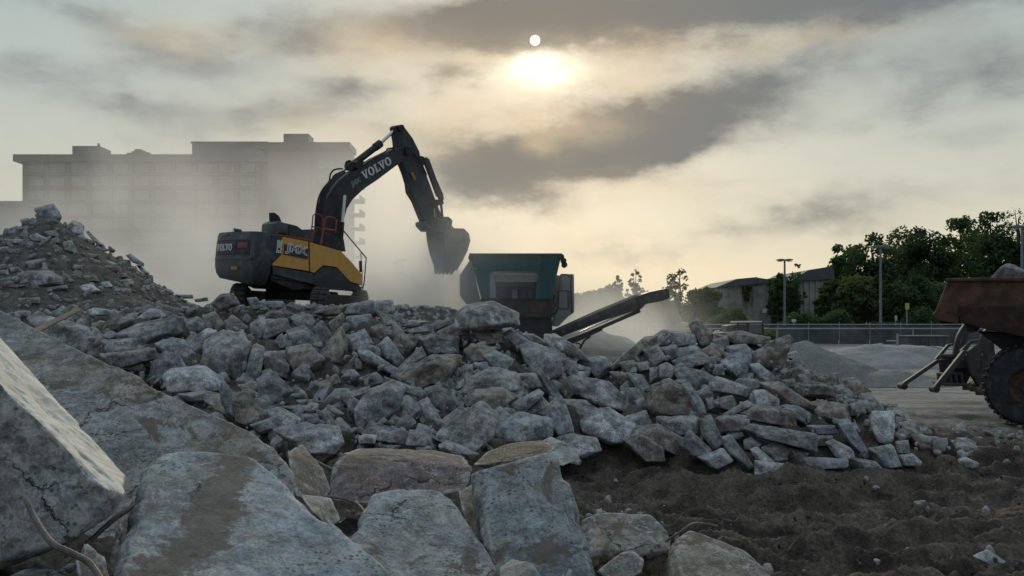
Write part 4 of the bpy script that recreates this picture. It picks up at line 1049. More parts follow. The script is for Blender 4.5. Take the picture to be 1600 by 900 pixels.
# boom, stick and bucket lie in the middle plane of the machine
def rod(name, a, b, r, m_, y=0, parent=ex, n=12, crop=K):
    A = on_y(*crop(*a), y); B = on_y(*crop(*b), y); return MB().tube([A, B], r, n).build(name, m_, parent, smooth=True)
boom = plate('boom', [(508,560),(512,480),(520,415),(536,365),(562,325),(594,284),(628,258),(672,238),(750,188),(836,146),(880,134),(897,152),(889,186),(866,208),(838,226),(760,285),(700,325),(652,370),(626,412),(610,470),(600,520),(592,580),(540,590)],
             -.27, .27, M_dark, bevel=.05, yref=-.27)
plate('boom_foot', [(468,560),(478,500),(600,545),(608,600),(540,590)], -.6, .6, M_black, yref=-.4)
rod('pivot_pin', (876,160), (876,160.1), .001, M_black)
for nm, c_, r_, yy in (('boom_pivot', (872,162), .2, .42), ('boom_pivot', (655,222), .2, .42)):
    P = on_y(*K(*c_), 0); MB().tube([(P.x, -yy, P.z), (P.x, yy, P.z)], r_, 16).build(nm, M_black, boom, smooth=True)
for yy in (-.52, .52):
    rod('boom_cylinder', (596,575), (604,470), .10, M_black, yy); rod('boom_cylinder_rod', (604,470), (614,352), .075, M_chrome, yy)
rod('stick_cylinder', (645,222), (770,126), .15, M_black); rod('cylinder_collar', (748,142), (772,124), .18, M_black)
rod('stick_cylinder_rod', (765,130), (838,62), .075, M_chrome)
stick = plate('stick', [(834,52),(844,44),(858,42),(882,56),(915,100),(945,160),(950,190),(975,260),(1000,330),(1030,410),(1052,455),(1020,482),(975,492),(950,430),(930,380),(905,340),(900,300),(886,255),(868,210),(850,150),(846,110)],
              -.2, .2, M_dark, bevel=.05, yref=-.2)
P = on_y(*K(846, 60), 0); MB().tube([(P.x, -.34, P.z), (P.x, .34, P.z)], .16, 14).build('stick_pivot', M_black, stick, smooth=True)
plate('cylinder_bracket', [(938,175),(965,182),(975,205),(960,225),(942,215)], -.2, .2, M_black, yref=-.2)
rod('bucket_cylinder', (972,196), (1030,352), .16, M_black)
plate('cylinder_guard', [(962,188),(978,184),(1050,350),(1052,372),(1034,378),(1022,350)], -.22, -.14, M_dark, bevel=.02)
rod('bucket_cylinder_rod', (1030,352), (1042,384), .07, M_chrome)
for yy in (-.3, .3):
    plate('link_arm', [(1000,392),(1012,370),(1048,372),(1052,390),(1030,396),(1014,408)], yy-.04, yy+.04, M_black, bevel=.02)
    rod('bucket_link', (1038,386), (1045,452), .06, M_black, yy)
    rod('bucket_link', (1005,398), (1012,455), .045, M_chrome, yy*.6)
plate('quick_coupler', [(965,470),(1000,458),(1040,446),(1068,446),(1086,462),(1082,484),(1096,500),(1060,512),(990,512),(966,488)], -.38, .38, M_bucket, bevel=.05, yref=-.3)
# bucket: two side plates and a bent back sheet
prof = [(1052,512),(1084,496),(1140,498),(1162,520),(1168,552),(1156,596),(1134,640),(1110,682)]
bk = bpy.data.objects.new('bucket', None); COL.objects.link(bk); bk.parent = ex
side = prof+[(1092,682),(1066,600),(1056,550)]
plate('side_plate', side, -.66, -.60, M_bucket, bk, .015, yref=-.66); plate('side_plate', side, .60, .66, M_bucket, bk, .015, yref=-.66)
P = [on_y(*K(*c_), -.66) for c_ in prof]; cc = sum(P, Vector())/len(P); V = []; Fs = []
for q in P:
    o = (Vector((cc.x, 0, cc.z))-Vector((q.x, 0, q.z))).normalized()*.06
    for y_ in (-.60, .60): V += [(q.x, y_, q.z), (q.x+o.x, y_, q.z+o.z)]
for i in range(len(P)-1):
    a = i*4; b = a+4; Fs += [(a, b, b+2, a+2), (a+1, a+3, b+3, b+1), (a, a+1, b+1, b), (a+2, b+2, b+3, a+3)]
Fs += [(0, 2, 3, 1)]; MB().add(V, Fs).build('back_sheet', M_bucket, bk, smooth=True)
A0 = on_y(*K(1100, 672), -.66)
MB().box((A0.x, 0, A0.z), (.3, 1.3, .07)).build('cutting_lip', M_bucket, bk)
for k in range(5):
    y_ = -.56+.28*k; a = A0+Vector((-.05,0,-.03)); b = A0+Vector((-.12,0,-.2))
    MB().prism([(a.x-.14, y_-.07, a.z), (a.x+.14, y_-.07, a.z), (a.x+.14, y_+.07, a.z), (a.x-.14, y_+.07, a.z)],
               [(b.x-.03, y_-.04, b.z-.12), (b.x+.03, y_-.04, b.z-.12), (b.x+.03, y_+.04, b.z-.12), (b.x-.03, y_+.04, b.z-.12)]).build('tooth', M_bucket, bk)
# hoses over the boom
def hose(cs, y, r=.035, name='hydraulic_hose'):
    P = [on_y(*K(*c_), y) for c_ in cs]; Q = []
    for i in range(len(P)-1):
        p0, p1, p2, p3 = P[max(i-1, 0)], P[i], P[i+1], P[min(i+2, len(P)-1)]
        for k in range(5):
            t = k/5; Q.append(.5*((2*p1)+(p2-p0)*t+(2*p0-5*p1+4*p2-p3)*t*t+(3*p1-p0-3*p2+p3)*t**3))
    Q.append(P[-1]); MB().tube(Q, r, 6).build(name, M_hose, ex, smooth=True)
for dd in range(4):
    hose([(484+dd*9,560),(488+dd*9,440),(506+dd*9,350),(548+dd*7,292),(600+dd*6,250)], -.42-.05*dd, .04)
hose([(546,300),(552,262),(566,242),(586,236),(606,236)], -.3); hose([(556,300),(566,268),(590,254),(612,244)], -.2)
hose([(612,246),(640,214),(680,205),(700,206)], -.25); hose([(672,238),(740,192),(790,164),(806,146),(836,148)], -.3, .03)
hose([(690,225),(740,200),(800,158),(830,140)], .3, .03); hose([(880,140),(905,150),(930,180),(950,200)], -.3, .035)
hose([(945,190),(960,230),(975,262)], -.32, .04); hose([(620,210),(632,202),(648,206)], .1, .05)
for c_ in ((640,236),(540,330)):
    a = on_y(*K(*c_), -.42); MB().box(a, (.12,.12,.16)).build('hose_clamp', M_black, ex, .01)
plate('warning_sticker', [(905,252),(916,250),(930,282),(920,286)], -.285, -.265, M_orange, bevel=0)
# undercarriage: turned a little against the upper part
UC = bpy.data.objects.new('undercarriage', None); COL.objects.link(UC); UC.parent = ex
UCm = Matrix.Rotation(math.radians(-3.5), 4, 'Y') @ Matrix.Rotation(math.radians(33), 4, 'Z') @ Matrix.Translation((0, .3, 0)); UC.matrix_local = UCm
MB().tube([(0,0,.75),(0,0,1.25)], .75, 24).build('slew_ring', M_black, UC, smooth=True)
MB().box((0,0,.62), (2.2,2.3,.42)).build('car_body', M_black, UC, .08)
mb = MB().box((0, 0, 0), (.20, .66, .035)); mb.box((-.05, 0, .035), (.03, .66, .05)); mb.box((.05, 0, .035), (.03, .66, .035))
shoe_me = None
def track_path(s, R=.46, L=3.7):
    per = 2*L+2*math.pi*R; s = s % per
    if s < L: return (-L/2+s, 2*R, 0)
    s -= L
    if s < math.pi*R: a = s/R; return (L/2+R*math.sin(a), R+R*math.cos(a), a)
    s -= math.pi*R
    if s < L: return (L/2-s, 0, math.pi)
    s -= L; a = s/R; return (-L/2-R*math.sin(a), R-R*math.cos(a), math.pi+a)
shoe_proto = mb.build('track_shoe', M_track); shoe_me = shoe_proto.data; bpy.data.objects.remove(shoe_proto)
for sy in (-1.72, 1.72):
    tr = bpy.data.objects.new('track', None); COL.objects.link(tr); tr.parent = ex
    tr.matrix_local = UCm @ Matrix.Translation((0, sy, 0))
    MB().box((0, 0, .5), (3.9, .42, .42)).build('track_frame', M_black, tr, .05)
    for x_ in (-1.85, 1.85): MB().tube([(x_, -.2, .46), (x_, .2, .46)], .38, 18).build('sprocket', M_track, tr, smooth=True)
    for x_ in (-1.2, -.6, 0, .6, 1.2): MB().tube([(x_, -.22, .18), (x_, .22, .18)], .14, 10).build('roller', M_track, tr, smooth=True)
    per = 2*3.7+2*math.pi*.46; n = 48
    for k in range(n):
        x_, z_, a = track_path(per*k/n)
        obj('track_shoe', shoe_me, tr, M=Matrix.Translation((x_, 0, z_)) @ Matrix.Rotation(a, 4, 'Y'))

# lettering
GLY = {'V': [[(-.05,1),(.40,1),(.40,.9),(.31,.9),(.48,.32),(.62,.9),(.52,.9),(.52,1),(.90,1),(.90,.9),(.81,.9),(.54,0),(.34,0),(.05,.9),(-.05,.9)]],
       'L': [[(0,0),(0,.1),(.1,.1),(.1,.9),(0,.9),(0,1),(.46,1),(.46,.9),(.35,.9),(.35,.12),(.56,.12),(.63,.38),(.73,.38),(.73,0)]]}
def serif_word(word, h, depth=.01, wk=1.0):
    """slab-serif capitals V, O, L as thin solids in the local xz plane"""
    mb = MB(); x = 0
    for ch in word:
        if ch == 'O':
            n = 20; V = []
            for k in range(n):
                a = 2*math.pi*k/n
                for (rx, rz) in ((.47, .53), (.20, .38)):
                    for y_ in (0, depth): V.append((x+(.47+rx*math.cos(a))*h*wk, y_, (.5+rz*math.sin(a))*h))
            Fs = []
            for k in range(n):
                a = k*4; b = ((k+1) % n)*4; Fs += [(a, b, b+2, a+2), (a+1, a+3, b+3, b+1), (a, a+1, b+1, b), (a+2, b+2, b+3, a+3)]
            mb.add(V, Fs); x += 1.02*h*wk
        else:
            for pl in GLY[ch]:
                mb.prism([(x+a*h*wk, 0, b*h) for a, b in pl], [(x+a*h*wk, depth, b*h) for a, b in pl])
            x += {'V': .93, 'L': .80}[ch]*h*wk
    return mb, x
def font_mesh(s, size, extrude=.004, offset=0., shear=0., sx=1.):
    cu = bpy.data.curves.new('lettering', 'FONT'); cu.body = s; cu.size = size; cu.extrude = extrude; cu.offset = offset; cu.shear = shear
    cu.align_x = 'CENTER'; cu.align_y = 'CENTER'; cu.resolution_u = 3
    o = bpy.data.objects.new('lettering', cu); COL.objects.link(o); bpy.context.view_layer.update()
    me = bpy.data.meshes.new_from_object(o.evaluated_get(bpy.context.evaluated_depsgraph_get()))
    bpy.data.objects.remove(o); me.transform(Matrix.Scale(sx, 4, (1,0,0)) @ Matrix.Rotation(math.pi/2, 4, 'X')); return me
def frame_from(o, ux, uz):
    ux = ux.normalized(); uy = ux.cross(uz).normalized()*-1; uz = ux.cross(uy); 
    return Matrix(((ux.x, uy.x, uz.x, o.x), (ux.y, uy.y, uz.y, o.y), (ux.z, uy.z, uz.z, o.z), (0,0,0,1)))
def letter_on_side(a, b, h_m, word, kind, ly, mtl, parent, name, crop=K, **kw):
    A = on_y(*crop(*a), ly); B = on_y(*crop(*b), ly); ux = (B-A); L = ux.length; ux.normalize(); uz = Vector((-ux.z, 0, ux.x))
    M_ = Matrix(((ux.x, 0, uz.x, A.x), (0, 1, 0, ly), (ux.z, 0, uz.z, A.z), (0,0,0,1)))
    if kind == 'serif':
        mb_, wd = serif_word(word, h_m, -.012); o = mb_.build(name, mtl, parent); o.matrix_local = M_ @ Matrix.Scale(L/wd, 4, (1,0,0))
    else:
        me = font_mesh(word, h_m*1.35, **kw); me.materials.clear(); me.materials.append(mtl)
        xs = [v.co.x for v in me.vertices]; zs = [v.co.z for v in me.vertices]; k = L/(max(xs)-min(xs)); kz = h_m/(max(zs)-min(zs))
        o = obj(name, me, parent, M=M_ @ Matrix.Translation((L/2, 0, h_m/2)) @ Matrix.Diagonal((k, 1, kz, 1)) @ Matrix.Translation((-(max(xs)+min(xs))/2, 0, -(max(zs)+min(zs))/2)))
    return o
letter_on_side((700,284), (826,212), .36, 'VOLVO', 'serif', -.282, M_white, ex, 'boom_lettering')
M_faint = flat('faint_grey_lettering', (.20,.21,.22), .6)
letter_on_side((650,322), (692,296), .28, 'JMX', 'font', -.276, M_faint, ex, 'boom_decal_lettering', offset=.03)
plate('decal', [(349,566),(455,588),(452,634),(347,612)], YR-.02, YR+.01, flat('decal_dark', (.05,.035,.04), .5), bevel=0)
letter_on_side((352,608), (450,628), .42, 'JMX', 'font', YR-.026, M_white, ex, 'decal_outline_lettering', offset=.035, shear=0)
letter_on_side((357,605), (445,623), .34, 'JMX', 'font', YR-.034, flat('decal_inner', (.05,.05,.06), .5), ex, 'decal_lettering', offset=-.005)
# model number reads upward on the tail panel
A = on_y(*K(326, 606), YR-.02); B = on_y(*K(332, 546), YR-.02)
ux = (B-A); L = ux.length; ux.normalize(); uz = Vector((-ux.z, 0, ux.x))
me = font_mesh('EC380EL', .3, offset=.012); me.materials.clear(); me.materials.append(M_white)
xs = [v.co.x for v in me.vertices]; zs = [v.co.z for v in me.vertices]
obj('model_number', me, ex, M=Matrix(((ux.x, 0, uz.x, A.x+ux.x*L/2), (0, 1, 0, YR-.02), (ux.z, 0, uz.z, A.z+ux.z*L/2), (0,0,0,1))) @ Matrix.Diagonal((L/(max(xs)-min(xs)), 1, .24/(max(zs)-min(zs)), 1)))
# rear lettering bends round the tail
mb_, wd = serif_word('VOLVO', .27, .012, 1.05)
V = []
for x_, y_, z_ in mb_.v:
    q = rear(1.22-x_*(1.0/wd)*1.32, zm-.135+z_, .055+y_); V.append(q)
MB().add(V, mb_.f).build('rear_lettering', M_white, cw)
me = font_mesh('JMX', .24, offset=.01)
for v in me.vertices:
    q = rear(.75-v.co.x*1.5, zb+1.52*hh+v.co.z*.6, .03-v.co.y*.5); v.co = q
me.materials.clear(); me.materials.append(M_faint); obj('rear_decal_lettering', me, cw)

# ---------------------------------------------------------------- crusher
M_teal = flat('teal_paint', (.008,.09,.092), .5, 0, .2, 1.5, (.05,.09,.085), 2.2, (.5,.72))
M_teal_d = flat('teal_inner_paint', (.012,.07,.072), .6, 0, .2, 1.5)
M_grey = flat('light_grey_panel', (.30,.31,.31), .6, 0, .12, 1.5, (.2,.19,.18), 1.5, (.5,.7))
M_rustp = flat('rusty_apron', (.075,.045,.035), .8, .1, .4, 2.5, (.03,.03,.03), 2, (.4,.6), bump=.3)
CD = 42.; CO = Vector((.3, CD+2.5, 1.0))
cr = bpy.data.objects.new('stone_crusher', None); COL.objects.link(cr); cr.location = CO
cr['label'] = 'teal mobile stone crusher with flared feed hopper facing the viewer and rusty apron'; cr['category'] = 'crusher'
def J(x, y): return (700+x/4, 370+y/4)
def cp(x, y, D=CD): return W(*J(x, y), D)-CO
def cplate(name, pts, d0, d1, m_, parent=cr, bevel=.03, shrink=None, **kw):
    A = [cp(*p, D=CD+d0) for p in pts]; B = [Vector((a.x, a.y+(d1-d0), a.z)) for a in A]
    return MB().prism(A, B).build(name, m_, parent, bevel, **kw)
cplate('hopper_wing', [(135,112),(262,112),(262,390),(210,390)], 0, .1, M_teal)
cplate('hopper_wing', [(575,112),(710,112),(645,390),(575,390)], 0, .1, M_teal)
cplate('hopper_face', [(258,112),(580,112),(580,215),(258,215)], .004, .1, M_teal)
cplate('top_flange', [(132,103),(712,103),(712,116),(132,116)], -.12, .12, M_teal_d, bevel=.01)
cplate('hopper_rib', [(255,206),(590,206),(590,216),(255,216)], -.1, .0, M_teal_d, bevel=.01)
for x_ in (300, 450, 590): cplate('hopper_rib', [(x_,116),(x_+8,116),(x_+8,206),(x_,206)], -.06, 0, M_teal_d, bevel=.0)
cplate('hopper_side', [(135,112),(150,112),(225,390),(208,390)], .1, 4.5, M_teal); cplate('hopper_side', [(698,112),(710,112),(645,390),(630,390)], .1, 4.5, M_teal)
cplate('hopper_back', [(140,125),(700,125),(640,390),(215,390)], 4.4, 4.5, M_teal_d)
cplate('feeder_frame', [(258,216),(282,216),(300,330),(300,388),(258,388)], .02, .3, M_grey, bevel=.02)
cplate('feeder_frame', [(545,388),(548,330),(572,216),(600,216),(598,388)], .02, .3, M_teal, bevel=.02)
cplate('feeder_hood', [(275,232),(560,232),(570,285),(290,285)], .3, .9, M_grey, bevel=.04)
cplate('feeder_recess', [(262,216),(590,216),(590,388),(262,388)], 1.4, 1.5, M_black, bevel=0)
cplate('feeder_bar', [(300,312),(560,312),(560,322),(300,322)], .3, .5, M_black, bevel=.01)
for x_ in (345, 400, 455, 500): cplate('feeder_grizzly', [(x_,326),(x_+34,326),(x_+34,384),(x_,384)], .6, .9, M_hood if x_ != 400 else M_grey, bevel=.02)
for k, (x_, y_) in enumerate(((145,130),(708,125),(722,150),(728,175))):
    a = cp(x_, y_, CD-.05); MB().tube([a+Vector((0,-.1,0)), a+Vector((0,.25,0))], .13, 10).build('hopper_latch', M_black, cr, smooth=True)
cplate('rusty_apron', [(205,390),(648,390),(655,505),(205,505)], -.15, .15, M_rustp, bevel=.03)
cplate('apron_lip', [(205,384),(652,384),(652,396),(205,396)], -.22, .1, M_black, bevel=.02)
cplate('chassis', [(240,505),(650,505),(655,640),(240,640)], .1, 8, M_black, bevel=.05)
cplate('crusher_body', [(262,216),(700,240),(690,505),(262,505)], 4.6, 9., M_dark, bevel=.05)
for nm, ptx in (('track', 250), ('track', 600)):
    a = cp(ptx, 660, CD+1.2); MB().box((a.x, 4., .45), (.5, 4.5, .9)).build('crawler_track', M_track, cr, .2)
cplate('dust_shield', [(72,240),(130,155),(142,130),(205,400),(205,440),(125,435),(75,370)], 1.5, 1.6, M_grey, bevel=.01)
cplate('dust_shield_rib', [(100,200),(106,196),(170,436),(162,436)], 1.44, 1.5, M_grey, bevel=0)
cplate('engine_cabinet', [(705,232),(788,232),(790,470),(750,500),(690,560),(660,560),(690,400)], 2.2, 5.2, M_grey, bevel=.05)
cplate('cabinet_panel', [(712,245),(765,243),(768,335),(712,335)], 2.15, 2.2, M_grey, bevel=.01)
cplate('cabinet_edge', [(765,236),(775,236),(780,480),(770,480)], 2.1, 2.2, M_black, bevel=0)
for pts_ in ([(690,338),(750,338),(775,350),(778,470)], [(690,338),(690,450)], [(750,338),(752,450)], [(690,450),(752,450)], [(705,236),(740,236),(760,250)]):
    MB().tube([cp(*q, D=CD+1.6) for q in pts_], .035, 6).build('handrail', M_black, cr, smooth=True)
hz = [(655,355),(668,365),(660,410),(690,440),(672,475),(655,490)]
MB().tube([cp(*q, D=CD-.2) for q in hz], .05, 6).build('hydraulic_hose', M_hose, cr, smooth=True)
MB().tube([cp(172,196,CD-.02), cp(172,200,CD-.02)], .05, 8).build('marker_lamp', M_white, cr)
for x_ in (235, 330, 425, 520, 615): cplate('apron_rib', [(x_,398),(x_+7,398),(x_+7,500),(x_,500)], -.2, -.15, M_rustp, bevel=0)
for x_, x2 in ((168, 222), (205, 238), (665, 618), (630, 600)): cplate('wing_rib', [(x_,118),(x_+6,118),(x2+6,384),(x2,384)], -.05, .0, M_teal, bevel=0)
for k in range(14):
    a = cp(150+k*41, 110, CD-.12); MB().tube([a+Vector((0,-.03,0)), a], .035, 6).build('bolt', M_hood, cr)
# stockpile conveyor swung out to the right
M_beltr = flat('conveyor_belt_rubber', (.02,.02,.02), 1.)
def cv(x, y, off=0):
    t = (x-650)/735; return W(*J(x, y), 41.2+t*2.6+off)-CO
def cbeam(name, top, bot, off0, off1, m_, bevel=.02):
    A = [cv(*p, off0) for p in top]+[cv(*p, off0) for p in bot[::-1]]; B = [a+Vector((-.15, off1-off0, 0)) for a in A]
    return MB().prism(A, B).build(name, m_, cr, bevel)
cbeam('conveyor_frame', [(650,602),(960,462),(1180,372)], [(690,632),(985,520),(1205,450)], 0, .12, M_black)
cbeam('conveyor_frame', [(650,602),(960,462),(1180,372)], [(690,632),(985,520),(1205,450)], .5, .6, M_black)
cbeam('conveyor_belt', [(650,596),(960,456),(1180,366),(1372,325)], [(660,606),(965,466),(1182,378),(1374,338)], .12, .5, M_beltr, 0)
cbeam('conveyor_head', [(1178,372),(1260,345),(1372,322),(1384,330)], [(1205,455),(1240,420),(1345,400),(1386,384)], -.05, .65, M_black, .04)
for x0, x1 in ((700,800),(820,930),(950,1060),(1080,1170)):
    a = cv(x0, 600-(x0-650)*.42+10, -.02); b = cv(x1, 600-(x1-650)*.42+12, -.02); MB().beam(a, b, .06, .14).build('frame_rail', M_dark, cr)
for x_ in (720, 820, 930, 1000, 1100, 1160, 1230, 1300, 1350):
    yy = 600-(x_-650)*.43+22 if x_ < 1180 else 380-(x_-1180)*.25+15
    a = cv(x_, yy, -.06); MB().tube([a, a+Vector((0,.2,0))], .1, 10).build('conveyor_roller', M_hood, cr, smooth=True)
MB().beam(cv(740,658,.3), cv(1195,462,.3), .2, .16).build('conveyor_strut', M_black, cr, .02)
MB().beam(cv(720,640,.35), cv(1180,448,.35), .06, .07).build('strut_rail', M_chrome, cr)
MB().beam(cv(745,672,.25), cv(960,575,.25), .16, .14).build('conveyor_strut', M_black, cr, .02)
MB().tube([cv(890,622,.2), cv(850,650,.2), cv(828,690,.2), cv(812,718,.2)], .05, 6).build('hydraulic_hose', M_hose, cr, smooth=True)
MB().tube([cv(800,665,.2), cv(822,668,.2), cv(835,690,.2)], .03, 6).build('hydraulic_hose', M_hose, cr, smooth=True)

# ---------------------------------------------------------------- dump truck at the right edge
M_bodyrust = flat('rusty_dump_body', (.135,.07,.042), .8, .1, .3, 3, (.055,.03,.02), 2.5, (.38,.62), bump=.5)
M_chan = flat('dark_rusty_channel', (.045,.028,.02), .85, .1, .4, 3, (.12,.055,.03), 3.5, (.5,.72), bump=.5)
M_tyre = flat('tyre_rubber', (.028,.03,.034), .85, 0, .3, 6, (.09,.085,.08), 3, (.5,.75), bump=.3)
M_rim = flat('rusty_wheel_rim', (.09,.055,.035), .75, .2, .3, 4, (.04,.035,.03), 5, (.45,.65))
TD = 22.4; AL = math.radians(28); TO = W(1459, 500, TD); TO.z = 0
Tm = Matrix.Translation(TO) @ Matrix.Rotation(-AL, 4, 'Z'); Ti = Tm.inverted(); TC = Ti @ Vector((0, 0, CAMZ))
tk = bpy.data.objects.new('dump_truck', None); COL.objects.link(tk); tk.matrix_world = Tm
tk['label'] = 'articulated dump truck with a rusty orange body cut off by the right edge'; tk['category'] = 'dump truck'
def Q(x, y): return (1400+x/3.214, 400+y/3.214)
def on_t(px, py, ly):
    d = Ti.to_3x3() @ (W(px, py, 1)-Vector((0, 0, CAMZ))); t = (ly-TC.y)/d.y; return TC+d*t
def tplate(name, pts, d0, d1, m_, bevel=.03, **kw):
    A = [on_t(*Q(*p), 0) for p in pts]; A = [Vector((a.x, d0, a.z)) for a in A]; B = [Vector((a.x, d1, a.z)) for a in A]
    return MB().prism(A, B).build(name, m_, tk, bevel, **kw)
XR = 1150   # far end of the body, out of the frame
tplate('body_side', [(258,124),(XR,112),(XR,255),(318,258),(312,335),(205,312),(192,290)], 0, .1, M_bodyrust)
tplate('body_side', [(258,124),(XR,112),(XR,255),(318,258),(312,335),(205,312),(192,290)], 2.5, 2.6, M_bodyrust)
tplate('top_rail', [(250,112),(XR,100),(XR,126),(253,128)], -.07, .12, M_bodyrust, .03)
tplate('top_rail', [(250,112),(XR,100),(XR,126),(253,128)], 2.48, 2.67, M_bodyrust, .03)
tplate('body_channel', [(318,250),(XR,246),(XR,420),(640,405),(470,372),(430,362),(322,330)], -.10, .0, M_chan, .03)
tplate('body_floor', [(205,300),(330,318),(470,362),(XR,405),(XR,390),(470,345),(330,300),(205,285)], .1, 2.5, M_chan, .0)
tplate('tail_plate', [(186,290),(200,276),(318,312),(312,338),(204,322)], -.05, 2.65, flat('red_tail_paint', (.14,.055,.04), .7, 0, .3, 3, (.07,.03,.02), 4, (.42,.62)), .02)
tplate('headboard', [(XR-30,40),(XR,40),(XR,400),(XR-30,400)], 0, 2.6, M_bodyrust)
tplate('hinge_bracket', [(335,330),(405,345),(400,372),(380,388),(350,378)], .3, .6, M_rustp, .03)
tplate('hinge_bracket', [(335,330),(405,345),(400,372),(380,388),(350,378)], 2.0, 2.3, M_rustp, .03)
tplate('chassis_beam', [(400,380),(XR,420),(XR+400,420),(XR+400,500),(560,500),(470,430)], .7, 1., M_black, .03)
tplate('chassis_beam', [(400,380),(XR,420),(XR+400,420),(XR+400,500),(560,500),(470,430)], 1.6, 1.9, M_black, .03)
tplate('cab', [(XR+120,20),(XR+330,30),(XR+520,250),(XR+530,480),(XR+120,480)], .2, 2.4, M_yel, .1)
tplate('cab_window', [(XR+150,60),(XR+300,66),(XR+360,200),(XR+150,200)], .17, .2, M_glass, .01)
M_tyremk = M_tyre
def wheel(cx, cyp, D, r=.94, wd=.62):
    a = on_t(cx, cyp, 0); a.y = D; a.z = r-.02; wl = bpy.data.objects.new('wheel', None); COL.objects.link(wl); wl.parent = tk; wl.location = a
    n = 56; pr = [(0, .45*r), (.06, .62*r), (.02, .80*r), (.04, .90*r), (.12, .965*r), (wd/2, .975*r), (wd-.12, .965*r), (wd-.04, .9*r), (wd-.02, .8*r), (wd-.06, .62*r), (wd, .45*r)]
    V = []; Fs = []
    for k in range(n):
        t_ = 2*math.pi*k/n
        for y_, q in pr: V.append((q*math.cos(t_), y_, q*math.sin(t_)))
    m_ = len(pr)
    for k in range(n):
        for j in range(m_-1): Fs.append((k*m_+j, k*m_+j+1, ((k+1) % n)*m_+j+1, ((k+1) % n)*m_+j))
    ty = MB().add(V, Fs).build('tyre', M_tyre, wl, smooth=True)
    lug = MB().box((r*.975, .17, 0), (.065, .34, .07)).build('tread_lug', M_tyre, None, .008); lm = lug.data; bpy.data.objects.remove(lug)
    for k in range(34):
        for half in (0, 1):
            t_ = 2*math.pi*(k+.5*half)/34
            obj('tread_lug', lm, wl, M=Matrix.Rotation(-t_, 4, 'Y') @ Matrix.Translation((0, half*(wd-.34), 0)) @ Matrix.Rotation(0, 4, 'X'))
    rm = MB().tube([(0,.10,0),(0,wd-.1,0)], .47*r, 32).build('rim', M_rim, wl, smooth=True)
    V = []; Fs = []
    ring = [(.02, .47*r), (.0, .44*r), (.05, .40*r), (.09, .34*r)]
    for k in range(32):
        t_ = 2*math.pi*k/32
        for y_, q in ring: V.append((q*math.cos(t_), y_, q*math.sin(t_)))
    for k in range(32):
        for j in range(3): Fs.append((k*4+j, k*4+j+1, ((k+1) % 32)*4+j+1, ((k+1) % 32)*4+j))
    MB().add(V, Fs).build('rim_flange', M_rim, wl, smooth=True)
    MB().tube([(0,-.06,0),(0,.14,0)], .17, 16).build('hub', M_black, wl, .02)
    for k in range(10):
        t_ = 2*math.pi*k/10; MB().tube([(.28*math.cos(t_), .06, .28*math.sin(t_)), (.28*math.cos(t_), .12, .28*math.sin(t_))], .022, 6).build('wheel_nut', M_black, wl)
    return wl
for cx_w in (1607, 1770, 2150):
    wheel(cx_w, 602, .12); wheel(cx_w, 602, 1.9)
slab_pts = [(1545,436,22.6),(1566,414,22.6),(1577,410,22.8),(1600,424,22.7),(1622,432,22.9),(1560,427,23.3),(1600,440,23.3),(1550,450,22.9),(1610,450,22.9)]
slab(slab_pts, (.24,.24,.235), 'pale peaked chunk of concrete riding in the rusty dump body', sub=5, seed=81, amp=.02, name='concrete_chunk', cat='concrete chunk')
for k, (q_, l_) in enumerate((([(1604,440,22.2),(1618,424,22.4),(1650,428,22.5),(1660,445,22.4),(1610,450,22.9)], 'grey chunk behind the pale peaked one in the dump body'),)):
    slab(q_, (.2,.2,.2), l_, sub=5, seed=84, name='concrete_chunk', cat='concrete chunk')

# ---------------------------------------------------------------- grapple bucket lying in the yard
GD = 27.5; GO = W(1500, 612, GD); GO.z = 0
gb = bpy.data.objects.new('grapple_bucket', None); COL.objects.link(gb); gb.location = GO
gb['label'] = 'grey steel grapple bucket with two long arms parked behind the dump truck wheel'; gb['category'] = 'grapple bucket'
M_gs = flat('weathered_grey_steel', (.07,.07,.07), .6, .3, .25, 3, (.09,.075,.06), 3, (.5,.7), bump=.2)
M_gd = flat('dark_weathered_steel', (.05,.05,.052), .65, .3, .3, 3, (.11,.10,.09), 3, (.5,.7), bump=.2)
def gp(x, y, D=GD): return W(*Q(x, y), D)-GO
def gplate(name, pts, d0, d1, m_, bevel=.02):
    A = [gp(*p, D=GD+d0) for p in pts]; B = [Vector((a.x, a.y+(d1-d0), a.z)) for a in A]
    return MB().prism(A, B).build(name, m_, gb, bevel)
for pts_, d in (([(26,640),(38,636),(206,522),(218,518),(222,532),(212,540),(46,654),(32,656)], 0.6), ([(186,655),(198,652),(338,478),(352,470),(360,486),(352,498),(212,676),(190,678)], -.6)):
    arm = gplate('lifting_arm', pts_, d, d+.16, M_gs, .03)
    a = gp(pts_[0][0]+14, pts_[0][1]+14, GD+d); MB().tube([a+Vector((0,-.05,0)), a+Vector((0,.24,0))], .10, 14).build('arm_eye', M_gd, gb, smooth=True)
for pts_, d in (([(196,520),(262,444),(290,438),(296,446),(268,456),(212,528)], .75), ([(326,476),(376,424),(428,418),(428,426),(384,436),(350,486)], -.45)):
    gplate('brace_bar', pts_, d, d+.12, M_gs, .02)
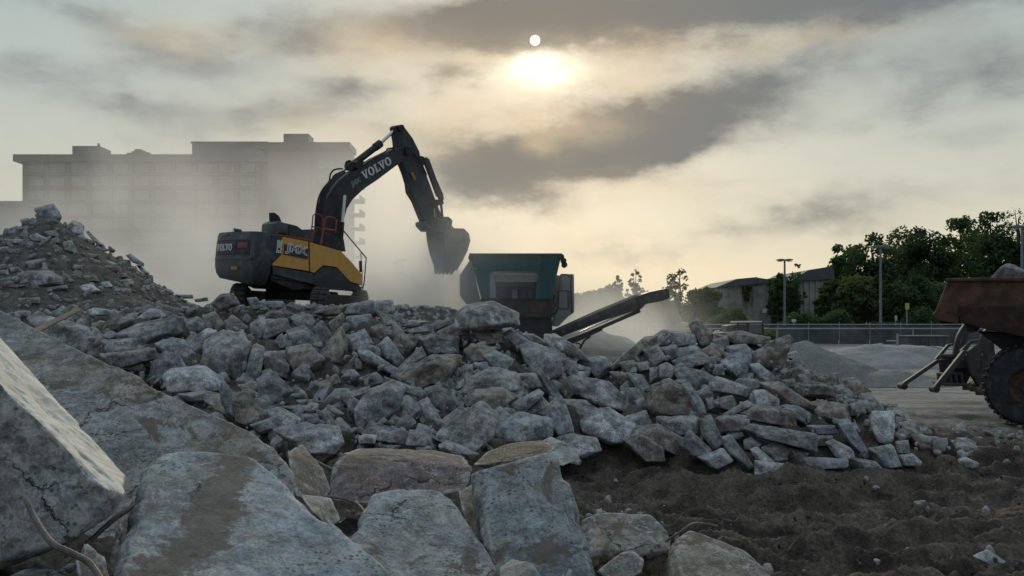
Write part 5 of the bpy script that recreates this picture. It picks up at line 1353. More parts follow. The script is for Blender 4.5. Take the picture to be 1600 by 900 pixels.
def arc(cs, d, w_, name='curved_rib'):
    P = [gp(*c_, D=GD+d) for c_ in cs]; Qp = []
    for i in range(len(P)-1):
        p0, p1, p2, p3 = P[max(i-1, 0)], P[i], P[i+1], P[min(i+2, len(P)-1)]
        for k in range(5):
            t = k/5; Qp.append(.5*((2*p1)+(p2-p0)*t+(2*p0-5*p1+4*p2-p3)*t*t+(3*p1-p0-3*p2+p3)*t**3))
    Qp.append(P[-1]); mb_ = MB(); V = []
    for i, q in enumerate(Qp):
        d_ = (Qp[min(i+1, len(Qp)-1)]-Qp[max(i-1, 0)]).normalized(); n_ = Vector((d_.z, 0, -d_.x))*w_/2
        for s_k in (1, -1):
            for y_ in (0, .1): V.append(q+n_*s_k+Vector((0, y_, 0)))
    Fs = []
    for i in range(len(Qp)-1):
        a = i*4; b = a+4; Fs += [(a, b, b+2, a+2), (a+1, a+3, b+3, b+1), (a, a+1, b+1, b), (a+2, b+2, b+3, a+3)]
    Fs += [(0, 2, 3, 1), (len(V)-4, len(V)-3, len(V)-1, len(V)-2)]
    mb_.add(V, Fs).build(name, M_gs, gb)
for x_ in (0, 26): arc([(302+x_,500),(308+x_,450),(322+x_,400),(352+x_*.6,350)], .1+.01*x_, .14)
for x_ in (0, 24): arc([(428+x_,490),(434+x_,440),(446+x_,395),(468+x_*.6,368)], -.3+.01*x_, .14)
gplate('bucket_shell', [(222,520),(300,512),(345,500),(372,520),(380,590),(352,650),(250,650),(226,600)], .5, .62, M_gd)
gplate('bucket_shell', [(350,500),(430,480),(440,560),(445,600),(420,660),(380,600)], .1, .25, M_gd)
gplate('hinge_plate', [(360,480),(415,440),(430,470),(425,560),(380,590),(368,540)], -.5, -.4, M_gs)
gplate('cross_plate', [(296,520),(440,520),(446,560),(300,566)], .3, .5, M_gs)
for x_ in (240, 268, 296, 324): gplate('grapple_tooth', [(x_,590),(x_+12,586),(x_+18,632),(x_+26,650),(x_+4,650),(x_+4,630)], .0, .5, M_gd)
gplate('cutting_edge', [(236,640),(352,640),(356,654),(244,654)], -.1, .6, M_gs)
for a_, b_ in (((352,664),(410,632)), ((388,672),(450,640)), ((418,690),(462,650))):
    MB().beam(gp(*a_), gp(*b_, D=GD+.8), .22, .12).build('tine', M_rust, gb, .02)
gplate('side_wing', [(415,560),(455,440),(490,420),(500,500),(470,640),(440,640)], .6, .7, M_gd)
MB().tube([gp(222,505,GD+.3), gp(300,504,GD+.3)], .07, 10).build('cross_pin', M_gd, gb, smooth=True)

# ---------------------------------------------------------------- small digger behind the crest
DD = 55.; DO = W(1160, 530, DD); DO.z = Hs(DO.x, DO.y)
dg = bpy.data.objects.new('small_digger', None); COL.objects.link(dg); dg.location = DO
dg['label'] = 'small dark machine with a white-roofed cab showing over the crest of the right-hand heap'; dg['category'] = 'digger'
def S(x, y): return (1060+x/2.963, 300+y/2.963)
def dplate(name, pts, d0, d1, m_, bevel=.02):
    A = [W(*S(*p), DD+d0)-DO for p in pts]; B = [Vector((a.x, a.y+(d1-d0), a.z)) for a in A]
    return MB().prism(A, B).build(name, m_, dg, bevel)
for pts_ in ([(272,608),(280,608),(276,668),(268,668)], [(318,608),(326,608),(326,668),(318,668)], [(386,610),(394,610),(398,668),(390,668)]):
    dplate('cab_post', pts_, 0, .12, M_black, 0); dplate('cab_post', pts_, 1.4, 1.52, M_black, 0)
dplate('cab_window', [(279,613),(318,613),(318,650),(276,650)], .03, .06, M_glass, 0)
dplate('cab_window', [(327,613),(386,613),(391,660),(327,660)], .03, .06, glass('pale_cab_glass', (.12,.14,.14)), 0)
dplate('cab_roof', [(270,602),(390,600),(396,608),(268,610)], -.1, 1.6, M_black, .03)
dplate('roof_edge', [(272,598),(385,597),(388,603),(272,604)], -.12, 1.6, M_white, .0)
dplate('cab_body', [(268,650),(400,655),(405,800),(262,800)], -.05, 1.6, M_dark)
dplate('engine_cover', [(224,618),(266,614),(268,800),(222,800)], .1, 1.5, M_dark)
dplate('headlight', [(168,644),(190,640),(194,655),(170,655)], .0, .2, M_white, 0)
dplate('engine_cover', [(160,654),(226,648),(226,800),(158,800)], .1, 1.5, M_dark)
# ---------------------------------------------------------------- buildings beyond the dust
M_bwall = flat('pale_render_wall', (.15,.155,.16), .85, 0, .1, .12)
M_bwall2 = flat('grey_cladding', (.15,.155,.16), .8, 0, .1, .12)
M_band = flat('floor_band', (.12,.125,.13), .8, 0, .1, .2)
M_win = glass('hotel_window', (.21,.245,.25)); M_wf = flat('window_frame', (.30,.31,.31), .6, 0, .05)
BD = 200.
def bbox_(mb, x0, x1, y0, y1, d0, d1, D=BD):
    a = W(x0, y1, D+d0); b = W(x1, y0, D+d0); mb.box(((a.x+b.x)/2, D+(d0+d1)/2, (a.z+b.z)/2), (b.x-a.x, d1-d0, b.z-a.z)); return mb
def rootat(name, px, D, label, cat, group=None, z=None):
    o = bpy.data.objects.new(name, None); COL.objects.link(o); x = (px-800)*D/F
    o.location = (x, D, Hs(x, D) if z is None else z); o['label'] = label; o['category'] = cat
    if group: o['group'] = group
    return o
def bpart(name, m_, root, *boxes, bevel=0, D=BD):
    mb = MB()
    for b in boxes: bbox_(mb, *b, D=D)
    L_ = Vector(root.location); mb.v = [tuple(Vector(v)-L_) for v in mb.v]
    return mb.build(name, m_, root, bevel)
b1 = rootat('apartment_block', 230, BD, 'long pale apartment block with an overhanging flat roof fading into the dust', 'building')
bpart('wall', M_bwall, b1, (35,418,252,512,0,16))
bpart('roof_slab', M_band, b1, (20,420,241,252,-2,17))
bpart('penthouse', M_bwall2, b1, (113,155,228,241,3,9)); bpart('penthouse', M_bwall2, b1, (300,418,223,241,1,12))
bpart('penthouse_cap', M_band, b1, (298,418,221,224,.5,12.5))
bpart('vent_pipe', M_band, b1, (152,155,224,228,4,4.5))
bpart('rooftop_machine', M_band, b1, (206,226,236,241,4,8), (210,220,233,236,4,7)); bpart('rooftop_machine', M_band, b1, (198,206,238.5,241,4,7)); bpart('duct', M_band, b1, (224,233,238,241,5,6))
fl = [(254,269),(276,290),(298,312),(320,334),(342,356),(364,378),(386,400),(408,422),(430,444),(452,466)]
wm = {}
def unit(x0, x1, y0, y1, root, D=BD, off=0.):
    a = W(x0, y1, D); b = W(x1, y0, D); w_, h_ = b.x-a.x, b.z-a.z; key = (round(w_, 2), round(h_, 2))
    if key not in wm:
        mb = MB().box((0,-.06,0), (w_, .12, h_)); pn = mb.build('pane', M_win); m1 = pn.data; bpy.data.objects.remove(pn)
        fr = MB()
        for s_k in (-1, 1): fr.box((s_k*w_/2, -.12, 0), (.16, .26, h_+.16)); fr.box((0, -.12, s_k*h_/2), (w_, .26, .16))
        fr.box((0, -.12, 0), (.12, .22, h_)); f_ = fr.build('window', M_wf); m2 = f_.data; bpy.data.objects.remove(f_); wm[key] = (m1, m2)
    c_ = (a+b)/2-Vector(root.location); f_ = obj('window', wm[key][1], root, loc=(c_.x, D-root.location.y-off, c_.z)); obj('pane', wm[key][0], f_)
for (y0, y1) in fl:
    bpart('floor_band', M_band, b1, (36,410,y1+.5,y1+4,-.9,.0))
    for k in range(11):
        x0 = 46+k*33
        if x0+24 > 410: break
        unit(x0, x0+22, y0+1, y1-1, b1)
        bpart('wall_pier', M_bwall, b1, (x0+25,x0+30,y0,y1+.4,-.5,0)) if y0 < 360 else None
b2 = rootat('tower_block', 480, BD-8, 'taller tower block with stacked balconies behind the excavator boom', 'building')
TDm = BD-8
bpart('wall', M_bwall, b2, (419,545,232,512,0,7), D=TDm)
bpart('roof_slab', M_band, b2, (402,546,222,231.6,-1,7.5), D=TDm)
bpart('lift_housing', M_bwall2, b2, (443,482,209,221.6,1,6), D=TDm)
bpart('stair_panel', M_bwall2, b2, (455,484,236,500,-.6,-.02), D=TDm)
for k in range(11):
    y0 = 254+k*22
    unit(500, 511, y0, y0+8, b2, TDm); unit(514, 521, y0, y0+8, b2, TDm)
    if k < 10:
        bal = bpart('balcony', M_band, b2, (545.3,563,y0+13,y0+15,.5,6.5), (561.5,563.5,y0+7,y0+13,.5,6.5), D=TDm)
        bpart('balcony_screen', M_wf, b2, (548,552,y0+2,y0+13,4,4.3), D=TDm)
b3 = rootat('low_annex', 10, BD-20, 'low grey annex with a shallow roof at the far left edge behind the soil heap', 'building')
bpart('wall', M_bwall2, b3, (-120,34,320,512,0,14), D=BD-20); bpart('roof', M_band, b3, (-122,35,314,320,-.6,14.6), D=BD-20)

# ---------------------------------------------------------------- panelled wall building at the right
M_panel = flat('weathered_concrete_panel', (.42,.40,.36), .9, 0, .2, .6, (.09,.09,.07), .35, (.45,.68))
M_roofc = flat('corrugated_roof', (.11,.11,.115), .8, 0, .15, .5)
ED = 112.
hl = rootat('panelled_hall', 1205, ED, 'old low hall with vertical concrete panels and a stepped shallow roof', 'hall')
def hpt(x, y, d): return W(x, y, ED)+Vector((0, d, 0))-Vector(hl.location)
edges = list(range(1122, 1300, 9))
for k, x_ in enumerate(edges):
    top = 448-(x_-1122)*.075
    A = [hpt(x_, 512, 0), hpt(x_+8.2, 512, 0), hpt(x_+8.2, top-.6, 0), hpt(x_, top, 0)]
    MB().prism(A, [a+Vector((0,.3,0)) for a in A]).build('wall_panel', M_panel, hl)
    A = [hpt(x_+8.0, 512, -.25), hpt(x_+9.2, 512, -.25), hpt(x_+9.2, top, -.25), hpt(x_+8.0, top, -.25)]
    MB().prism(A, [a+Vector((0,.5,0)) for a in A]).build('panel_rib', M_panel, hl)
A = [hpt(1121,512,.35), hpt(1300,512,.35), hpt(1300,436,.35), hpt(1121,449,.35)]; MB().prism(A, [a+Vector((0,14,0)) for a in A]).build('hall_body', M_panel, hl)
for pr in ([(1118,449),(1182,444),(1182,433),(1150,436)], [(1183,444),(1232,440),(1228,432),(1196,436),(1183,434)], [(1233,440),(1303,436),(1300,416),(1262,422)]):
    A = [hpt(*q, -.4) for q in pr]; MB().prism(A, [a+Vector((0,15,0)) for a in A]).build('roof', M_roofc, hl)
def notice(px, py, w_, h_, D, label, m_, post=True, lines=2):
    r_ = rootat('notice_sign', px, D, label, 'sign'); c_ = W(px, py, D)-Vector(r_.location)
    ww, hh_ = w_*D/F, h_*D/F
    MB().box(c_, (ww, .06, hh_)).build('sign_board', m_, r_)
    if post: MB().box((0, .08, c_.z/2), (.08, .08, c_.z)).build('post', M_steel, r_)
    return r_
M_steel = flat('galvanised_steel', (.30,.32,.34), .5, .4, .12, 2)
M_lamp = flat('grey_lamp_column', (.17,.20,.24), .5, .3, .1, 2)
M_signw = flat('white_sign', (.55,.55,.53), .6, 0, .08); M_signy = flat('yellow_sign', (.50,.42,.10), .6, 0, .12)
notice(1126, 470, 6, 10, 108, 'tall white notice at the left end of the panelled hall', M_signw)
notice(1194.5, 485.5, 6, 6.5, 108, 'white square notice low on the panelled hall', M_signw)
notice(1240.5, 501, 6.5, 4.5, 84, 'small white notice just above the railing near the shorter lamp', M_signw)
notice(1159, 485, 4, 6, 108, 'small blue notice on the panelled hall', flat('blue_sign', (.03,.08,.2), .6))
notice(1417.5, 478.5, 6, 10, 86, 'yellow sign on its own post behind the railing', M_signy)
notice(1400, 497, 3.5, 8, 92, 'small pale sign half hidden behind the railing', M_signw)

# ---------------------------------------------------------------- street lamps
def lamp(px, top, D, arm_l, arm_r, label, tilt=0):
    r_ = rootat('street_lamp', px, D, label, 'street lamp', 'lamp columns along the railing'); h_ = CAMZ+(HZ-top)*D/F-r_.location.z
    MB().tube([(0,0,-.3), (0,0,1.2), (0,0,1.25), (0,0,h_)], [.17,.17,.11,.085], 12).build('pole', M_lamp, r_, smooth=True)
    k = D/F
    for s_k, L_ in ((-1, arm_l), (1, arm_r)):
        if not L_: continue
        a = s_k*L_*k; mb = MB().prism([(s_k*.05,-.2,h_-.04), (a*.55,-.24,h_-.06), (a,-.15,h_+.02), (a,.15,h_+.02), (a*.55,.24,h_-.06), (s_k*.05,.2,h_-.04)],
                                      [(s_k*.05,-.2,h_+.12), (a*.55,-.24,h_+.16), (a,-.15,h_+.09), (a,.15,h_+.09), (a*.55,.24,h_+.16), (s_k*.05,.2,h_+.12)])
        hd = mb.build('lamp_head', M_lamp, r_, .02); MB().box((a*.6, 0, h_-.085), (abs(a)*.5, .3, .04)).build('lens', M_signw, hd)
lamp(1226, 407, 88, 13, 13, 'twin-headed lamp column in front of the panelled hall')
lamp(1376, 386, 80, 15, 16, 'twin-headed lamp column standing in front of the dark trees')
lamp(1597, 355, 70, 20, 20, 'tall lamp column rising behind the load of the dump truck')
for px_, tp_, lb in ((628,404,'thin mast standing in the dust just right of the apartment blocks'), (619,408,'second thin mast with a crossbar in the dust behind the bucket')):
    r_ = rootat('thin_mast', px_, 150, lb, 'mast'); h_ = CAMZ+(HZ-tp_)*150/F-r_.location.z
    MB().tube([(0,0,0),(0,0,h_)], .13, 8).build('pole', M_lamp, r_); MB().box((0,0,h_-.2), (1.4,.2,.25)).build('cross_bar', M_lamp, r_)

# ---------------------------------------------------------------- railings and fence
def railing(x0, x1, D, ytop, label, post_step, r=.045, lower=None, mtl=None):
    mtl = mtl or M_steel; r_ = rootat('railing', (x0+x1)/2, D, label, 'railing'); L_ = Vector(r_.location)
    z = CAMZ+(HZ-ytop)*D/F; a = (x0-800)*D/F-L_.x; b = (x1-800)*D/F-L_.x
    MB().tube([(a,0,z-L_.z), (b,0,z-L_.z)], r, 8).build('top_rail', mtl, r_)
    if lower: MB().tube([(a,0,z-L_.z-lower), (b,0,z-L_.z-lower)], r*.8, 8).build('lower_rail', mtl, r_)
    n = int((b-a)/post_step); me = None
    for k in range(n+1):
        if me is None: o = MB().tube([(0,0,-.3), (0,0,z-L_.z)], r*.9, 8).build('post', mtl, r_, loc=(a, 0, 0)); me = o.data
        else: obj('post', me, r_, loc=(a+(b-a)*k/n, 0, 0))
railing(1000, 1640, 82, 507, 'farther of the two pale tubular railings crossing the yard', 13.)
railing(1000, 1640, 64, 513.5, 'nearer of the two pale tubular railings crossing the yard', 8.6)
r_ = rootat('site_fence', 1330, 72, 'dark mesh site fence hung with scrim behind the gravel heap', 'fence')
M_scrim = flat('dark_scrim', (.085,.09,.09), .85, 0, .3, .8)
for k in range(8):
    x0 = 1215+k*48; a = W(x0, 540, 74)-Vector(r_.location); b = W(x0+47, 540, 74)-Vector(r_.location)
    h_ = 1.75
    MB().box(((a.x+b.x)/2, 2, .05+h_/2*.8), (b.x-a.x, .05, h_*.8)).build('scrim_panel', M_scrim, r_)
    MB().tube([(a.x, 1.95, -.2), (a.x, 1.95, h_)], .03, 6).build('fence_post', M_steel, r_)
r_ = rootat('gate_post', 1402, 56, 'short steel post with a side arm in front of the mesh fence', 'post'); h_ = CAMZ+(HZ-521)*56/F-r_.location.z
MB().tube([(0,0,-.2),(0,0,h_)], .07, 8).build('post', M_steel, r_); MB().tube([(0,0,h_*.72),(-.65,0,h_*.72)], .045, 8).build('side_arm', M_steel, r_)
r_ = rootat('storage_box', 1443, 58, 'dark grey storage box standing behind the tarpaulin mound', 'storage box')
MB().box((0,0,.65), (2.4,1.6,1.3)).build('box_body', M_scrim, r_, .03); MB().box((0,0,1.33), (2.5,1.7,.08)).build('lid', M_bwall2, r_, .02)
for k in range(5): MB().box((-.96+.48*k, -.82, .65), (.06,.05,1.2)).build('side_rib', M_scrim, r_)

# ---------------------------------------------------------------- gravel heap, tarpaulin mound
def moundmesh(name, cx, cy, rx, ry, h, seed, mtl, label, cat, ripple=.055, kind='stuff', pw=1.0):
    n, m_ = 70, 36; V = [(0,0,h)]; Fs = []
    for j in range(1, m_+1):
        for k in range(n):
            a = 2*math.pi*k/n; q = j/m_; V.append((rx*q*math.cos(a), ry*q*math.sin(a), 0))
    V = np.array(V); q = np.hypot(V[:,0]/rx, V[:,1]/ry)
    V[:,2] = h*np.clip(1-q**pw, 0, 1)*(1-.15*np.exp(-(q/.15)**2)) + ripple*h*fbm(np.c_[V[:,:2]*1.3, np.zeros(len(V))], 4, seed) + .18*h*fbm(np.c_[V[:,:2]*.35, np.zeros(len(V))], 2, seed+5)*(1-q) - .12*(q > .97)
    zg = H(V[:,0]+cx, V[:,1]+cy); V[:,2] += zg-.02
    tri = [(0, 1+k, 1+(k+1) % n) for k in range(n)]
    for j in range(m_-1):
        for k in range(n):
            a = 1+j*n+k; b = 1+j*n+(k+1) % n; tri += [(a, a+n, b+n), (a, b+n, b)]
    me = new_mesh(name, V, tri, True, (mtl,)); return obj(name, me, loc=(cx, cy, 0), label=label, cat=cat, kind=kind)
def gravelmat(name, c0, c1, sc=10):
    m_, t, p = mat(name); tc = t.new('ShaderNodeNewGeometry').outputs['Position']
    n = t.noise(tc, sc, 6, .7); b = t.noise(tc, .8, 5, .6); k = t.ramp(b, .3, .7, .8, 1.2)
    t.put(t.mix(1., t.mix(t.ramp(n, .3, .7), c0, c1), t.comb(k, k, k), 'MULTIPLY'), p.inputs['Base Color']); p.inputs['Roughness'].default_value = .95
    t.put(t.bump(n, .8, .06), p.inputs['Normal']); return m_
M_gravel = gravelmat('crushed_gravel', (.13,.13,.125), (.24,.235,.225)); M_fines = gravelmat('pale_fines', (.26,.26,.255), (.36,.355,.345), 14)
moundmesh('gravel_heap', 11.6, 38.0, 3.9, 3.4, 1.62, 5, M_gravel, 'smooth conical heap of fine grey crushed gravel beyond the chunks', 'gravel heap')
moundmesh('gravel_heap', 14.4, 36.2, 2.7, 2.2, .62, 8, M_gravel, 'low skirt of grey gravel spreading from the conical heap', 'gravel heap')
moundmesh('tarpaulin_mound', 20.2, 50.5, 6.5, 3.8, 1.12, 12, M_fines, 'long low mound under a pale grey creased tarpaulin', 'mound', .09, None, 1.6)
moundmesh('dust_heap', 3.4, 47.5, 3.2, 3., 1.5, 15, M_fines, 'pale heap of fines under the falling dust of the conveyor', 'fines heap')
moundmesh('fines_heap', 4.3, 30., 3.3, 3., .9, 19, M_fines, 'low heap of pale fines behind the saddle of the rubble', 'fines heap')
MB().tube([W(1455,541,47.5), W(1475,546,47), W(1500,545,47), W(1530,538,47)], .035, 6).build('loose_hose', M_steel, label='pale hose sagging across the creased tarpaulin mound', cat='hose', smooth=True)

# ---------------------------------------------------------------- trees
def leafmat(name, a, b):
    m_, t, p = mat(name); g = t.new('ShaderNodeNewGeometry'); n = t.noise(g.outputs['Position'], .45, 4, .6)
    r_ = t.new('ShaderNodeObjectInfo').outputs['Random']
    col = t.mix(t.ramp(n, .35, .65), a, b); col = t.mix(1., col, t.comb(*[t.m('ADD', .8, t.m('MULTIPLY', r_, .4))]*3), 'MULTIPLY')
    t.put(col, p.inputs['Base Color']); p.inputs['Roughness'].default_value = .7
    tr = t.new('ShaderNodeBsdfTranslucent'); t.put(t.mix(1., col, (1.3,1.4,.7), 'MULTIPLY'), tr.inputs[0]); mx = t.new('ShaderNodeMixShader'); mx.inputs[0].default_value = .4
    out = [n_ for n_ in t.n if n_.type == 'OUTPUT_MATERIAL'][0]; t.l.new(p.outputs[0], mx.inputs[1]); t.l.new(tr.outputs[0], mx.inputs[2]); t.l.new(mx.outputs[0], out.inputs[0]); return m_
M_leaf = leafmat('dark_foliage', (.042,.082,.034), (.075,.12,.045)); M_leaf2 = leafmat('olive_foliage', (.075,.11,.04), (.12,.145,.055))
M_bark = flat('bark', (.07,.055,.04), .9, 0, .3, 6)
def crown_mesh(rx, rz, n_cl, n_leaf, ls, seed, sparse=0., squash=1.):
    r_ = np.random.default_rng(seed); V = []; cl = []
    while len(cl) < n_cl:
        v = r_.normal(size=3); v /= np.linalg.norm(v); q = r_.uniform(.12, .86 if not sparse else 1.05)**.6
        p = v*q*np.array([rx, rx, rz]); 
        if p[2] < -rz*.8: continue
        cl.append((p, r_.uniform(.24, .42)*min(rx, rz)*(1.2-.35*q)*(1-sparse*.2)))
    tot = []
    for p, rad in cl:
        k = int(n_leaf*r_.uniform(.6, 1.4)); d = r_.normal(size=(k, 3)); d /= np.linalg.norm(d, axis=1)[:, None]
        d *= (rad*r_.uniform(.35, 1.08, k)**.7)[:, None]; d[:, 2] *= .75
        tot.append(p+d)
    C_ = np.vstack(tot); k = len(C_); s_k = ls*r_.uniform(.6, 1.3, k)
    a = r_.normal(size=(k, 3)); a /= np.linalg.norm(a, axis=1)[:, None]; b = np.cross(a, r_.normal(size=(k, 3))); b /= np.linalg.norm(b, axis=1)[:, None]
    a *= s_k[:, None]; b *= (s_k*.6)[:, None]
    Vv = np.stack([C_-a, C_-b*.9, C_+a, C_+b], 1).reshape(-1, 3); Fq = np.arange(4*k).reshape(-1, 4); return Vv, Fq, cl
CR = {}
def tree(px, top, D, wpx, label, kind=0, group='trees behind the railing', base=None, name='tree'):
    k = D/F; r_ = rootat(name, px, D, label, 'tree', group); h_ = CAMZ+(HZ-top)*k-r_.location.z; rx = wpx*k/2
    seed = int(px*7+top) % 9973; rr = random.Random(seed)
    sparse = kind == 2
    rz = h_*(.49 if kind != 2 else .42); cz = h_-rz
    ncl = int((84 if not sparse else 60)*max(1, rx/3.0)); lf = 90 if not sparse else 26
    Vv, Fq, cl = crown_mesh(rx, rz, ncl, lf, .15 if sparse else .24 if D > 90 else .2, seed, 1. if sparse else 0.)
    Vv[:, 2] += cz; me = new_mesh('crown', Vv, Fq, False, (M_leaf2 if kind == 1 else M_leaf,))
    obj('crown', me, r_)
    mb = MB(); mb.tube([(0,0,-.3), (rr.uniform(-.1,.1), 0, h_*.3), (rr.uniform(-.3,.3), 0, h_*.62), (rr.uniform(-.2,.2), 0, h_*.9)], [.028*h_, .022*h_, .012*h_, .003*h_], 8)
    for p, rad in cl[:14]: mb.tube([(0, 0, h_*rr.uniform(.2,.5)), (p[0]*.5, p[1]*.5, (p[2]+cz)*.75+.1*h_), (p[0], p[1], p[2]+cz)], [.010*h_, .006*h_, .002*h_], 5)
    mb.build('trunk', M_bark, r_, smooth=True)
tree(1318, 372, 118, 74, 'leftmost tree of the dark mass, low and rounded, beside the panelled hall')
tree(1362, 362, 112, 92, 'broad dark tree behind the twin-headed lamp column')
tree(1405, 352, 122, 90, 'olive tree rising between the two right-hand lamp columns', 1)
tree(1452, 345, 116, 92, 'dark rounded tree left of the dump truck body', 0)
tree(1500, 334, 124, 96, 'tall dark tree above the rear edge of the dump truck body')
tree(1548, 326, 114, 100, 'tree with a ragged crown above the rusty body')
tree(1592, 320, 120, 90, 'tallest ragged tree beside the tall lamp column', 2)
tree(1640, 318, 112, 100, 'dark tree cut by the right edge of the view')
tree(1340, 420, 100, 70, 'low olive bushy tree in front of the left end of the dark mass', 1)
tree(1300, 428, 104, 50, 'low bushy tree overgrowing the right end of the panelled hall', 1)
tree(1420, 430, 98, 90, 'low dark bushy tree behind the yellow sign')
tree(1490, 428, 100, 100, 'low dark bushy tree hidden behind the dump body')
tree(1241, 412, 109, 34, 'small tree leaning over the hall roof right of the shorter lamp', 2)
tree(1216, 424, 108, 30, 'small ivy-covered tree against the hall wall')
tree(1060, 420, 104, 44, 'bushy tree just beyond the conveyor head', 2)
tree(1100, 438, 108, 54, 'low dark tree between the conveyor head and the hall')
tree(1038, 455, 98, 50, 'small tree half hidden by the conveyor head')
tree(992, 421, 112, 26, 'airy young tree with loose branches left of the conveyor head', 2)
tree(967, 426, 116, 20, 'thin airy sapling beside the airy young tree', 2)
for i, (px_, tp_, w_) in enumerate(((925,448,50),(900,456,44),(950,440,46),(1010,452,44))):
    tree(px_, tp_, 128, w_, ['dusty tree low behind the conveyor beside the engine cabinet', 'dusty bush-like tree nearest the crusher cabinet', 'dusty rounded tree under the thin sapling', 'dusty tree right of the airy young tree'][i], 1)
for i, (px_, tp_, w_) in enumerate(((585,424,44),(640,418,50),(690,428,40),(712,414,34))):
    tree(px_, tp_, 150, w_, ['hazy tree beside the foot of the tower block', 'hazy tree behind the thin masts', 'hazy low tree below the bucket', 'hazy tree between the bucket and the crusher'][i], 1)
# scrub along the railing and ivy hanging on the hall
def scrub(name, x0, x1, D, h_, n, seed, label, depth=3., mtl=M_leaf):
    r_ = np.random.default_rng(seed); x = r_.uniform((x0-800)*D/F, (x1-800)*D/F, n); y = D+r_.uniform(-depth/2, depth/2, n)
    env = .55+.45*vnoise(np.c_[x*.5, np.zeros(n), np.zeros(n)], seed); z = H(x, y)+r_.uniform(0, 1, n)**1.2*h_*env
    C_ = np.c_[x, y, z]; a = r_.normal(size=(n, 3)); a /= np.linalg.norm(a, axis=1)[:, None]; b = np.cross(a, r_.normal(size=(n, 3))); b /= np.linalg.norm(b, axis=1)[:, None]
    s_k = r_.uniform(.1, .26, n)[:, None]; a *= s_k; b *= s_k*.6
    me = new_mesh(name, np.stack([C_-a, C_-b, C_+a, C_+b], 1).reshape(-1, 3), np.arange(4*n).reshape(-1, 4), False, (mtl,)); obj(name, me, label=label, cat='scrub', kind='stuff')
scrub('undergrowth', 1040, 1640, 94, 3.2, 26000, 3, 'dark undergrowth along the foot of the hall and the trees')
scrub('tall_grass', 880, 1640, 88, 1.2, 14000, 4, 'rough grass and weeds behind the railing', 5., M_leaf2)
def ivy(x0, x1, y0, y1, n, seed, label):
    r_ = np.random.default_rng(seed); px_ = r_.uniform(x0, x1, n); t_ = r_.random(n)**.8; py_ = y0+(y1-y0)*t_; px_ = (x0+x1)/2+(px_-(x0+x1)/2)*(1.1-.75*t_)
    C_ = np.c_[(px_-800)*ED/F, np.full(n, ED-.35)+r_.uniform(-.25, .1, n), CAMZ+(HZ-py_)*ED/F]
    a = r_.normal(size=(n, 3)); a /= np.linalg.norm(a, axis=1)[:, None]; b = np.cross(a, r_.normal(size=(n, 3))); b /= np.linalg.norm(b, axis=1)[:, None]
    s_k = r_.uniform(.12, .24, n)[:, None]; a *= s_k; b *= s_k*.7; L_ = C_.mean(0)
    me = new_mesh('ivy', np.stack([C_-a, C_-b, C_+a, C_+b], 1).reshape(-1, 3)-L_, np.arange(4*n).reshape(-1, 4), False, (M_leaf,)); obj('ivy', me, loc=L_, label=label, cat='ivy')
ivy(1200, 1228, 438, 505, 2600, 5, 'ivy hanging in a wedge on the hall wall behind the shorter lamp')
ivy(1228, 1246, 438, 500, 1600, 6, 'narrow ivy strand on the hall wall right of the shorter lamp')
ivy(1158, 1172, 447, 470, 500, 7, 'small dark ivy patch under the left roof of the hall')
# wooded hill far behind
n = 240; V = []; Fs = []
for k in range(n+1):
    x_ = -700+1700*k/n; z_ = 5+6*math.exp(-((x_-330)/120)**2)*3+3*math.sin(x_*.013)+2*math.sin(x_*.045+1)+1.2*math.sin(x_*.11)
    V += [(x_, 620, -3), (x_, 620, z_*.8), (x_, 700, z_*.9), (x_, 700, -3)]
for k in range(n):
    for j in range(3): Fs.append((k*4+j, k*4+4+j, k*4+5+j, k*4+1+j))
MB().add(V, Fs).build('hills', flat('far_woodland', (.05,.065,.04), .9, 0, .3, .05), kind='structure')

# ---------------------------------------------------------------- dust in the air
def volmat(name):
    m_ = bpy.data.materials.new(name); m_.use_nodes = True; t = NT(m_.node_tree); t.n.clear()
    v = t.new('ShaderNodeVolumePrincipled'); o = t.new('ShaderNodeOutputMaterial'); t.l.new(v.outputs[0], o.inputs['Volume']); return m_, t, v
m_, t, v = volmat('dust_volume')
v.inputs['Color'].default_value = (.95,.94,.92,1); v.inputs['Anisotropy'].default_value = .45
pos = t.new('ShaderNodeNewGeometry').outputs['Position']; x, y, z = t.sep(pos)
nz = t.noise(pos, .11, 4, .6, .5); nz2 = t.noise(pos, .3, 3, .6)
left = t.ramp(x, 1., -9.)                                   # cloud is tall on the left, low on the right
hs = t.m('ADD', 1.9, t.m('MULTIPLY', left, 5.6))
hz_ = t.m('MULTIPLY', hs, t.m('ADD', .55, t.m('MULTIPLY', nz, .95)))
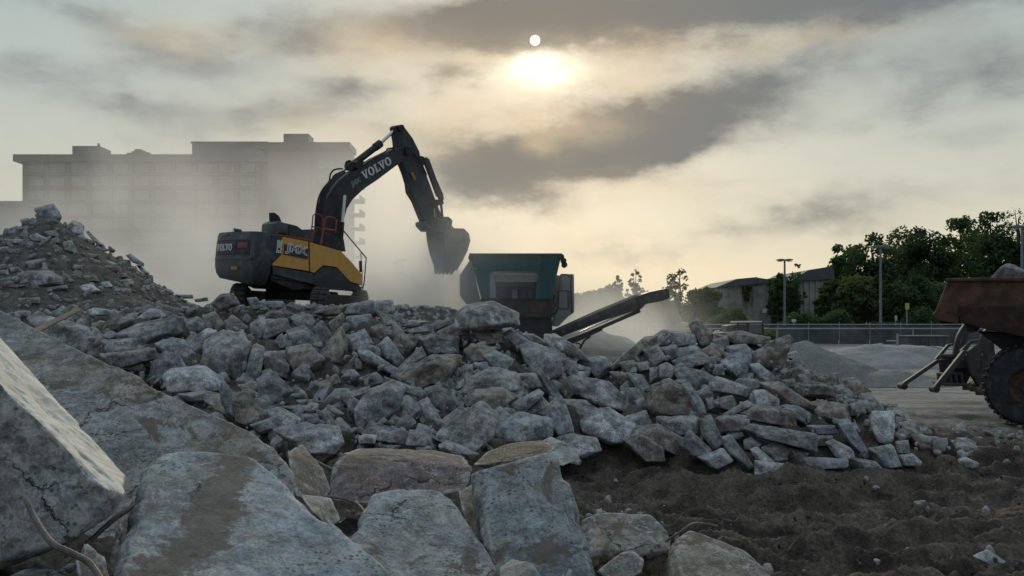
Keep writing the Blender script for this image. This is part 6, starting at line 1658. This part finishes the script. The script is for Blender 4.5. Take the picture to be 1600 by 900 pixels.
fz = t.m('EXPONENT', t.m('MULTIPLY', t.m('POWER', t.m('DIVIDE', t.m('MAXIMUM', z, 0.), hz_), 1.8), -1.))
fx = t.m('MULTIPLY', t.ramp(x, -47, -30), t.ramp(x, 12, 5))
fy = t.m('MULTIPLY', t.ramp(y, 40.5, 50), t.ramp(y, 88, 72))
den = t.m('MULTIPLY', t.m('MULTIPLY', fz, t.m('MULTIPLY', fx, fy)), t.m('MULTIPLY', t.ramp(nz, .4, .58, .08, 1.9), t.ramp(nz2, .3, .7, .7, 1.3)))
def puff(cx, cy, cz, rx, ry, rz, k):
    q = t.m('ADD', t.m('ADD', t.m('POWER', t.m('DIVIDE', t.m('SUBTRACT', x, cx), rx), 2.), t.m('POWER', t.m('DIVIDE', t.m('SUBTRACT', y, cy), ry), 2.)), t.m('POWER', t.m('DIVIDE', t.m('SUBTRACT', z, cz), rz), 2.))
    return t.m('MULTIPLY', t.m('EXPONENT', t.m('MULTIPLY', q, -1.)), k)
pf = t.m('ADD', puff(-3.2, 44.5, 3.6, 3.2, 3.6, 2.6, .34), t.m('ADD', puff(-6., 42.8, 3.4, 3.4, 2.2, 1.1, .24), puff(4.2, 46.5, 1.8, 3.2, 3, 2.0, .22)))
pf = t.m('MULTIPLY', pf, t.ramp(nz2, .3, .65, .4, 1.4))
t.put(t.m('ADD', t.m('MULTIPLY', den, .095), pf), v.inputs['Density'])
o = MB().box((-17.5, 64, 11), (61, 50, 24)).build('dust_cloud', m_, kind='stuff', label='pale cloud of demolition dust drifting behind the excavator and crusher')
o['category'] = 'dust'
m_, t, v = volmat('falling_dust_volume'); v.inputs['Color'].default_value = (.8,.78,.72,1); v.inputs['Density'].default_value = .9
mb = MB(); rings = [(1041,458,.25),(1046,478,.5),(1051,498,.75),(1055,520,1.0)]; pts_ = [W(a, b, 44.0) for a, b, c_ in rings]
mb.tube(pts_, [c_*.55 for a, b, c_ in rings], 16).build('falling_dust', m_, kind='stuff', label='stream of fines falling off the conveyor head', smooth=True)['category'] = 'dust'
